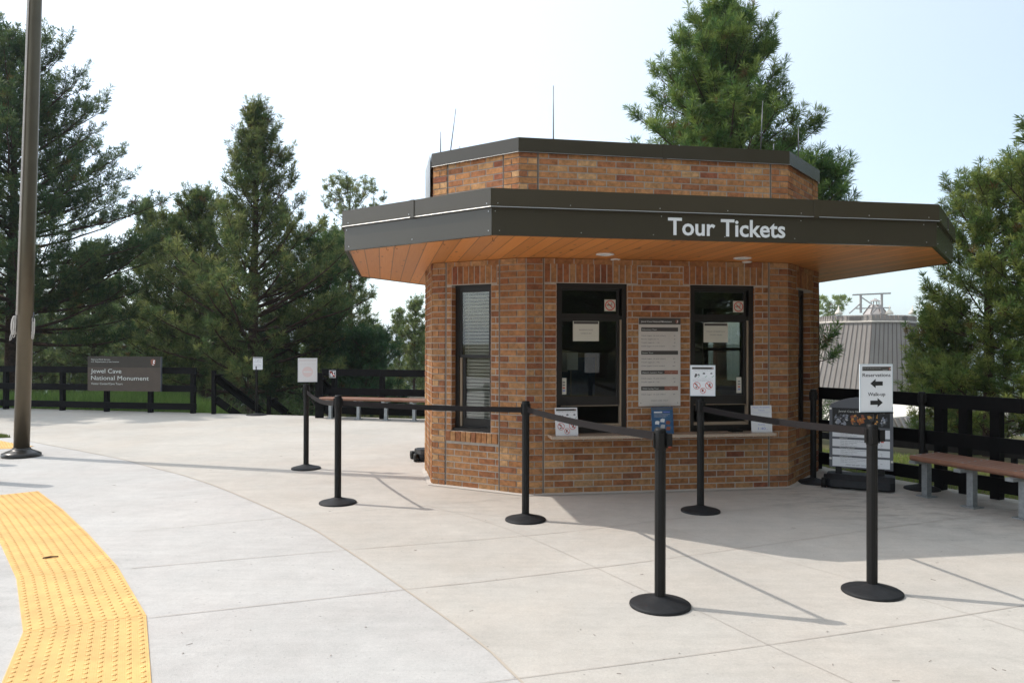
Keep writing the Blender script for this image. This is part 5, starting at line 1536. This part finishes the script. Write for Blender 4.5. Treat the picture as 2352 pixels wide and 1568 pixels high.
# central pine with the tall spire
pine('pine_tree', 'broad conical pine with a tall narrow spire above the stairs', place(582, 20.5), 20.5, topz(228, 20.5), tz(place(582, 20.5), 20.5), [(0, 2.9), (.12, 3.4), (.28, 2.8), (.42, 1.9), (.55, 1.25), (.7, .9), (.84, .5), (.94, .22), (1, .06)], cb=.14, whorl=.34, per=6, seed=23, nl=.165, nw=.018, N=12, tr=.16, asym=toward(.2, .9, 1.05), up=(8, 60), step=.125, bare=.36, group=TG, col=(.028, .052, .024), col2=(.105, .115, .052))
pine('pine_tree', 'rounded pine joined to the left side of the spired pine', place(462, 23.5), 23.5, topz(436, 23.5), tz(place(462, 23.5), 23.5), sc([(0, .9), (.2, 1), (.5, .7), (.8, .36), (1, .08)], 2.0), cb=.08, whorl=.36, per=6, seed=31, nl=.165, nw=.020, N=12, tr=.12, up=(10, 62), step=.135, bare=.3, group=TG, col=Gd, col2=(.085, .10, .04))
pine('pine_tree', 'pale pine crown low at the left of the spired pine', place(392, 25.5), 25.5, topz(492, 25.5), tz(place(392, 25.5), 25.5), sc([(0, .8), (.2, 1), (.5, .85), (.8, .5), (1, .12)], 2.0), cb=.06, whorl=.4, per=5, seed=32, nl=.17, nw=.022, N=11, tr=.10, up=(10, 60), step=.15, bare=.3, group=TG, col=(.04, .06, .028), col2=(.10, .115, .05))
pine('pine_tree', 'small spiky pine showing between the two largest left pines', place(337, 29), 29, topz(452, 29), tz(place(337, 29), 29), sc([(0, .9), (.2, 1), (.5, .65), (.8, .3), (1, .06)], 1.7), cb=.06, whorl=.42, per=5, seed=33, nl=.18, nw=.024, N=11, tr=.10, up=(10, 60), step=.16, bare=.3, group=TG, col=(.03, .058, .03), col2=(.08, .105, .05))
pine('pine_tree', 'dark leaning pine mass just right of the spired pine', place(712, 22.5), 22.5, topz(545, 22.5), tz(place(712, 22.5), 22.5), sc([(0, .75), (.15, 1), (.4, .8), (.7, .55), (1, .15)], 2.6), cb=.10, whorl=.36, per=5, seed=41, nl=.165, nw=.019, N=12, tr=.12, up=(5, 55), step=.135, bare=.32, group=TG, lean=(.3, 0), col=(.017, .040, .022), col2=(.045, .075, .028))
pine('pine_tree', 'low dark bushy pine reaching under the canopy corner', place(838, 21), 21, topz(772, 21), tz(place(838, 21), 21), sc([(0, .9), (.3, 1), (.6, .75), (1, .2)], 1.35), cb=.05, whorl=.28, per=6, seed=42, nl=.16, nw=.019, N=12, tr=.08, up=(5, 50), step=.12, bare=.2, group=TG, col=(.014, .036, .022), col2=(.032, .062, .028))
# thin topped pine with brown side
pine('pine_tree', 'open topped pine with bare twin stems left of the canopy', place(806, 31), 31, topz(402, 31), tz(place(806, 31), 31), [(0, .9), (.2, 1.9), (.32, 1.3), (.5, .7), (.62, 1.35), (.8, 1.35), (.93, .8), (1, .2)], cb=.30, whorl=.5, per=4, seed=51, nl=.19, nw=.027, N=11, tr=.17, up=(5, 50), step=.17, bare=.45, group=TG, col=(.05, .072, .038), col2=(.12, .13, .07), dens=.85)
pine('pine_tree', 'slimmer stem pine with brownish twigs beside the open topped pine', place(772, 32), 32, topz(520, 32), tz(place(772, 32), 32), [(0, .9), (.3, 1.3), (.6, 1.6), (.85, 1.1), (1, .2)], cb=.45, whorl=.5, per=4, seed=52, nl=.18, nw=.027, N=11, tr=.15, up=(10, 55), step=.17, bare=.45, group=TG, col=(.05, .072, .038), col2=(.11, .12, .06), dens=.9)
pine('pine_tree', 'slender thin pine touching the left edge of the kiosk', place(952, 35), 35, topz(676, 35), tz(place(952, 35), 35) , sc([(0, .8), (.3, 1), (.7, .7), (1, .15)], 1.0), cb=.12, whorl=.42, per=5, seed=53, nl=.18, nw=.028, N=11, tr=.07, up=(15, 60), step=.18, bare=.25, group=TG, col=(.045, .07, .035), col2=(.12, .14, .07), dens=.9)
pine('pine_tree', 'shorter slender pine left of the one touching the kiosk', place(915, 36), 36, topz(706, 36), tz(place(915, 36), 36), sc([(0, .8), (.3, 1), (.7, .7), (1, .15)], .95), cb=.12, whorl=.42, per=5, seed=54, nl=.18, nw=.028, N=11, tr=.06, up=(15, 60), step=.18, bare=.25, group=TG, col=(.045, .07, .035), col2=(.12, .14, .07), dens=.9)

# behind the kiosk
pine('pine_tree', 'tall green pine rising above the kiosk roof', place(1655, 17.5), 17.5, topz(6, 17.5), tz(place(1655, 17.5), 17.5), [(0, 1.4), (.2, 2.15), (.4, 2.25), (.55, 1.85), (.7, 1.3), (.82, .85), (.92, .45), (1, .1)], cb=.28, whorl=.30, per=7, seed=67, nl=.18, nw=.0165, N=15, tr=.17, up=(5, 58), step=.115, bare=.30, dens=.97, group=TG, col=(.032, .066, .024), col2=(.095, .125, .04), tw=1.05)
pine('pine_tree', 'dark pine showing behind the right corner of the upper brick tier', place(1872, 15.5), 15.5, topz(368, 15.5), tz(place(1872, 15.5), 15.5), [(0, .84), (.4, .75), (.8, .5), (1, .15)], extra=[(.36, -.2, .42, R(20)), (.30, .2, .45, R(5)), (.34, .7, .35, R(10))], cb=.80, whorl=.22, per=6, seed=62, nl=.17, nw=.016, N=14, tr=.10, up=(5, 50), step=.12, bare=.25, group=TG, col=(.022, .05, .022), col2=(.06, .095, .03))
pine('pine_tree', 'small distant pine showing left of the metal roof', place(1918, 104), 104, topz(676, 104), -10, sc([(0, .7), (.5, 1), (.8, .8), (1, .3)], 3.2), cb=.3, whorl=1.0, per=4, seed=63, nl=.5, nw=.09, N=9, tr=.2, up=(15, 55), step=.45, bare=.35, group=TG, col=(.06, .085, .03), col2=(.12, .15, .06), dens=.85)
# right hand pines
pine('pine_tree', 'large sunlit olive green pine right of the metal roof', place(2272, 15.2), 15.2, topz(400, 15.2), tz(place(2272, 15.2), 15.2) - .6, [(0, 1.5), (.15, 1.62), (.35, 1.35), (.6, 1.3), (.8, 1.0), (.93, .55), (1, .2)], cb=.16, whorl=.30, per=6, seed=71, nl=.135, nw=.0155, N=15, tr=.13, up=(5, 50), step=.10, bare=.42, group=TG, col=(.040, .072, .026), col2=(.125, .142, .05), dens=.6)
pine('pine_tree', 'taller olive pine cut off by the right edge of the photo', place(2395, 14.2), 14.2, topz(350, 14.2), tz(place(2395, 14.2), 14.2) - .4, [(0, 1.2), (.2, 1.25), (.5, 1.15), (.8, .9), (.93, .6), (1, .2)], cb=.18, whorl=.30, per=6, seed=72, nl=.135, nw=.0155, N=15, tr=.13, up=(5, 50), step=.10, bare=.42, group=TG, col=(.040, .072, .026), col2=(.125, .142, .05), dens=.62)
pine('pine_tree', 'low spreading pine filling the gap above the right fence', place(2165, 16.5), 16.5, topz(712, 16.5), -2.2, sc([(0, .8), (.3, 1), (.7, .75), (1, .3)], .95), cb=.2, whorl=.3, per=6, seed=73, nl=.135, nw=.017, N=14, tr=.07, up=(5, 45), step=.11, bare=.25, group=TG, col=(.040, .072, .026), col2=(.13, .14, .045))

# more distant trees closing the view at the left
far_proto = pine('pine_tree', 'x', 0, 45, 7.5, -1.5, sc([(0, .8), (.2, 1), (.5, .8), (.8, .45), (1, .1)], 2.3), cb=.08, whorl=.55, per=6, seed=81, nl=.24, nw=.040, N=10, tr=.13, up=(8, 55), step=.22, bare=.22, group=TG, col=(.035, .058, .03), col2=(.08, .10, .05))
fars = [(-15, 34, 655, 'green pine far behind the left end of the fence'), (95, 37, 690, 'far pine just right of the flagpole, behind the fence'), (170, 33, 640, 'far pine left of the brown park sign'), (255, 38, 640, 'far pine directly above the brown park sign'), (325, 34, 700, 'far pine above the right end of the park sign'), (430, 38, 700, 'far pine behind the gap between sign and handrail'), (520, 34, 690, 'far pine behind the left handrail'), (640, 37, 700, 'far pine behind the notice stand'), (745, 34, 720, 'far pine behind the newel post right of the stairs'), (850, 44, 745, 'far pine behind the low bushy pine'), (985, 50, 760, 'far pine hidden mostly by the kiosk left edge'),
        (60, 31, 600, 'far pine showing left of the flagpole'), (215, 30, 560, 'pale pine crown low behind the tallest pine')]
for i, (px, Y, py, lb) in enumerate(fars):
    o = far_proto if i == 0 else copy_tree(far_proto)
    x = place(px, Y); zb = tz(x, Y); s_ = (topz(py, Y) - zb) / 9.0
    o.location = (x, Y, zb); o.scale = (s_ * random.uniform(.9, 1.15), s_ * random.uniform(.9, 1.15), s_); o.rotation_euler = (0, 0, i * 1.9); o['label'] = lb
# trees behind the camera: the window glass mirrors them
for i, (x, y, s_) in enumerate(((7, -18, 1.7), (10, -19.5, 1.8), (12.6, -17.6, 1.6), (15.4, -19, 1.8), (18, -16.8, 1.7), (20.6, -17.6, 1.8), (23, -15.5, 1.7), (25.8, -14.5, 1.7), (-1, -21, 1.7), (9.8, 4.0, 1.0), (11.5, .3, 1.1), (12.6, 7.2, 1.1), (12.6, 16.2, .85), (10.6, 11.2, .8), (8.7, 8.9, .62), (-16.9, 18.9, 1.25), (16.5, -26, 2.2), (11, -27, 2.2))):
    o = copy_tree(far_proto); o.location = (x, y, 0); o.scale = (s_ * 1.25, s_ * 1.25, s_); o.rotation_euler = (0, 0, i * 2.3)
    o['label'] = ['pine across the road, second of the row behind the viewer', 'third pine of the row across the road', 'fourth pine of the row across the road', 'fifth pine of the row across the road', 'sixth pine of the row across the road', 'seventh pine of the row across the road', 'eighth pine of the row across the road', 'last pine of the row across the road', 'first pine across the road, directly behind the viewer',
                  'pine outside the right edge, beyond the bench', 'pine outside the right edge, level with the viewer', 'pine outside the right edge, behind the fence corner', 'pine just outside the right edge, behind the cut off olive pine', 'pine outside the right edge, right of the cut off olive pine', 'low pine outside the right edge, close to the fence', 'pine outside the left edge that shades the far pavement', 'second row pine across the road, left one', 'second row pine across the road, right one'][i]
    o['group'] = 'pines outside the picture'

# dead branches and brush below the stairs
for i, (px, Y, zb, lb) in enumerate(((600, 18.8, -1.0, 'tangle of dead grey branches under the spired pine, right of the middle handrail'), (545, 19.2, -.9, 'tangle of dead branches between the two handrails'), (690, 19.0, -.9, 'tangle of dead branches left of the newel post'))):
    rnd = random.Random(90 + i); x = place(px, Y); t = thing('dead_brush', (x, Y, zb), lb, 'dead branches', 'dead brush under the pines'); a = MB()
    for k in range(60):
        p = Vector((rnd.uniform(-.9, .9), rnd.uniform(-.6, .6), rnd.uniform(.0, .9))); th = rnd.uniform(0, 6.28); q = [p]
        for j in range(5): th += rnd.uniform(-.5, .5); p = p + Vector((math.cos(th) * .16, math.sin(th) * .12, rnd.uniform(-.05, .13))); q.append(p)
        a.tube(q, [.012, .010, .008, .007, .005, .003], 4, 'deadwood', caps=False)
    a.build('branches', t, world=False)

# broadleaf undergrowth
def shrub(px, Y, w, h, seed, label, c1=(.05, .09, .025), c2=(.10, .15, .04), n=2600, lf=.045):
    rng = np.random.default_rng(seed); x = place(px, Y); zb = tz(x, Y); t = thing('shrub', (x, Y, zb), label, 'shrub', 'shrubs beyond the fences')
    st_ = MB(); rr = random.Random(seed)
    for k in range(9): th = rr.uniform(0, 6.28); st_.tube([(0, 0, 0), (.3 * w * math.cos(th) * .5, .3 * w * math.sin(th) * .5, h * .45), (.7 * w * math.cos(th) * .6, .7 * w * math.sin(th) * .6, h * .85)], [.012, .008, .004], 4, 'twig', caps=False)
    st_.build('stems', t, world=False)
    cl = rng.normal(size=(26, 3)) * [w * .38, w * .38, h * .22] + [0, 0, h * .5]; p = cl[rng.integers(0, 26, n)] + rng.normal(size=(n, 3)) * .13; p[:, 2] = np.abs(p[:, 2])
    a_ = norm(rng.normal(size=(n, 3))); b_ = norm(np.cross(a_, rng.normal(size=(n, 3))))
    s_ = lf * rng.uniform(.6, 1.3, (n, 1)); V = np.stack([p - a_ * s_, p + b_ * s_ * .6, p + a_ * s_], 1).reshape(-1, 3); m_ = rng.random((n, 1))
    np_mesh('foliage', V, np.arange(3 * n).reshape(-1, 3), np.array(c1) * (1 - m_) + np.array(c2) * m_, 'grass', t)


shrub(655, 18.2, 1.0, .8, 1, 'bright green shrub at the right of the middle handrail'); shrub(700, 20, 1.6, 1.6, 2, 'dark green shrub behind the newel post', (.02, .05, .02), (.05, .09, .03), 4200)
shrub(560, 22, 2.2, 1.5, 3, 'dull green shrub behind the left handrail', (.03, .055, .022), (.07, .09, .035), 4200); shrub(900, 20.5, 1.5, 1.0, 4, 'pale green shrub behind the bench left of the kiosk', (.06, .09, .035), (.13, .16, .06), 3600)
shrub(2270, 17.5, .8, .9, 5, 'small yellow green shrub behind the right fence', (.06, .10, .03), (.14, .17, .05), 2000); shrub(1893, 24, 1.1, 1.0, 6, 'green shrub seen below the top rail beside the kiosk right corner', (.04, .08, .025), (.09, .13, .04), 2000)


# grass -------------------------------------------------------------
def grass(name, label, n, sampler, hh, w, c1, c2, seed, flop=.35):
    rng = np.random.default_rng(seed); P = []
    while len(P) < n:
        x, y = sampler(rng)
        if rimdist(x, y) > .03: P.append((x, y, tz(x, y) - .01))
    p = np.array(P); k = len(p); h_ = rng.uniform(hh[0], hh[1], (k, 1)); th = rng.uniform(0, 6.28, k); s_ = np.c_[np.cos(th), np.sin(th), np.zeros(k)] * w / 2
    d = np.c_[rng.normal(size=(k, 2)) * flop + [.1, -.05], np.ones(k)]; d = norm(d); m_ = p + d * h_ * .55; e = m_ + norm(d + np.c_[rng.normal(size=(k, 2)) * .3, np.zeros(k)]) * h_ * .5
    V = np.concatenate([np.stack([p - s_, p + s_, m_], 1).reshape(-1, 3), np.stack([m_ - s_ * .7, m_ + s_ * .7, e], 1).reshape(-1, 3)])
    q = rng.random((k, 1)); c = np.array(c1) * (1 - q) + np.array(c2) * q
    o = np_mesh(name, V, np.arange(len(V)).reshape(-1, 3), np.concatenate([c, c]), 'grass', None); o['kind'] = 'stuff'; o['label'] = label


grass('grass', 'tall fresh green grass behind the left fence', 36000, lambda r: (r.uniform(-17, -6.3), r.uniform(16.6, 24.5)), (.18, .50), .016, (.13, .25, .05), (.26, .38, .09), 1)
grass('grass', 'short yellow green grass beyond the right fence', 26000, lambda r: (r.uniform(3.4, 10), r.uniform(4.5, 13)), (.04, .13), .012, (.12, .20, .03), (.26, .30, .07), 2)
grass('grass', 'rough dry grass behind the bench left of the kiosk', 14000, lambda r: (r.uniform(-4.2, 1.0), r.uniform(14.9, 21)), (.08, .28), .016, (.07, .10, .03), (.17, .17, .07), 3)
a = MB(); t_ = [gp(-80, 994), gp(-10, 998), gp(14, 1001), gp(25, 1004.5), gp(-10, 1006), gp(-80, 1008)]
a.sheet([(p.x, p.y) for p in t_], 'ground', .004); struct(a, 'ground_patch', 'tip of the grass island behind the yellow tile')
rng_ = np.random.default_rng(5); k = 2600; pp = []
while len(pp) < k:
    x, y = rng_.uniform(-9.6, -7.9), rng_.uniform(11.9, 13.2); ins = False; jj = len(t_) - 1
    for ii in range(len(t_)):
        x1, y1, x2, y2 = t_[ii].x, t_[ii].y, t_[jj].x, t_[jj].y
        if (y1 > y) != (y2 > y) and x < (x2 - x1) * (y - y1) / (y2 - y1) + x1: ins = not ins
        jj = ii
    if ins: pp.append((x, y, .004))
p = np.array(pp); th = rng_.uniform(0, 6.28, k); s_ = np.c_[np.cos(th), np.sin(th), np.zeros(k)] * .005; e = p + np.c_[rng_.normal(size=(k, 2)) * .015, rng_.uniform(.02, .05, k)]
q = rng_.random((k, 1)); o = np_mesh('grass', np.stack([p - s_, p + s_, e], 1).reshape(-1, 3), np.arange(3 * k).reshape(-1, 3), np.array((.09, .14, .03)) * (1 - q) + np.array((.2, .22, .06)) * q, 'grass', None); o['kind'] = 'stuff'; o['label'] = 'mown grass tip of the island at the left edge'

# ------------------------------------------------------------------ light
EL, AZ = R(47), R(163.5)
sd = bpy.data.lights.new('sun', 'SUN'); sd.energy = 2.9; sd.angle = R(.55); sd.color = (1.0, .945, .87)
so_ = bpy.data.objects.new('sun', sd); COL.objects.link(so_)
dv = Vector((math.cos(AZ) * math.cos(EL), math.sin(AZ) * math.cos(EL), math.sin(EL))); so_.rotation_euler = dv.to_track_quat('Z', 'Y').to_euler()
w = bpy.data.worlds.new('World'); scene.world = w; w.use_nodes = True; nt = w.node_tree; bg = nt.nodes['Background']
sk = nt.nodes.new('ShaderNodeTexSky'); sk.sky_type = 'NISHITA'; sk.sun_disc = False; sk.sun_elevation = EL; sk.sun_rotation = math.atan2(dv.x, dv.y)
sk.altitude = 1600; sk.air_density = 1.0; sk.dust_density = 4.5; sk.ozone_density = 1.2
bg.inputs[1].default_value = .15
# hazy air: a pale veil over the whole sky, brighter towards the sun
N = nt.nodes.new; L = nt.links.new
tc = N('ShaderNodeTexCoord'); dp = N('ShaderNodeVectorMath'); dp.operation = 'DOT_PRODUCT'; dp.inputs[1].default_value = dv; L(tc.outputs['Generated'], dp.inputs[0])
mr = N('ShaderNodeMapRange'); mr.interpolation_type = 'SMOOTHSTEP'; mr.inputs[1].default_value = -.35; mr.inputs[2].default_value = .75; mr.inputs[3].default_value = 0; mr.inputs[4].default_value = 1; L(dp.outputs['Value'], mr.inputs[0])
gl = N('ShaderNodeMix'); gl.data_type = 'RGBA'; gl.inputs[6].default_value = (1.85, 2.05, 1.65, 1); gl.inputs[7].default_value = (4.9, 5.1, 4.7, 1); L(mr.outputs[0], gl.inputs[0])
ad = N('ShaderNodeMix'); ad.data_type = 'RGBA'; ad.blend_type = 'ADD'; ad.inputs[0].default_value = 1; L(sk.outputs[0], ad.inputs[6]); L(gl.outputs[2], ad.inputs[7]); L(ad.outputs[2], bg.inputs[0])
# summer haze in the air
HAZE = True
if HAZE:
    hm = bpy.data.materials.new('haze'); hm.use_nodes = True; n_ = hm.node_tree; n_.nodes.clear(); out = n_.nodes.new('ShaderNodeOutputMaterial'); pv = n_.nodes.new('ShaderNodeVolumePrincipled')
    pv.inputs['Color'].default_value = (.80, .88, 1.0, 1); pv.inputs['Density'].default_value = .0004; pv.inputs['Anisotropy'].default_value = .3
    n_.links.new(pv.outputs[0], out.inputs['Volume'])
    M['haze'] = hm; a = MB(); a.obox((-3700, -3700, -60), (7400, 0, 0), (0, 7400, 0), (0, 0, 130), 'haze'); o = a.build('haze'); o['kind'] = 'stuff'; o['label'] = 'thin summer haze'
scene.view_settings.view_transform = 'Standard'; scene.view_settings.look = 'None'; scene.view_settings.gamma = 1; scene.view_settings.use_curve_mapping = False
scene.view_settings.exposure = .2
scene.cycles.max_bounces = 8; scene.cycles.transparent_max_bounces = 24; scene.cycles.volume_bounces = 1
scene.cycles.use_adaptive_sampling = True; scene.cycles.adaptive_threshold = .015; scene.cycles.use_denoising = True
scene.cycles.sample_clamp_indirect = 6
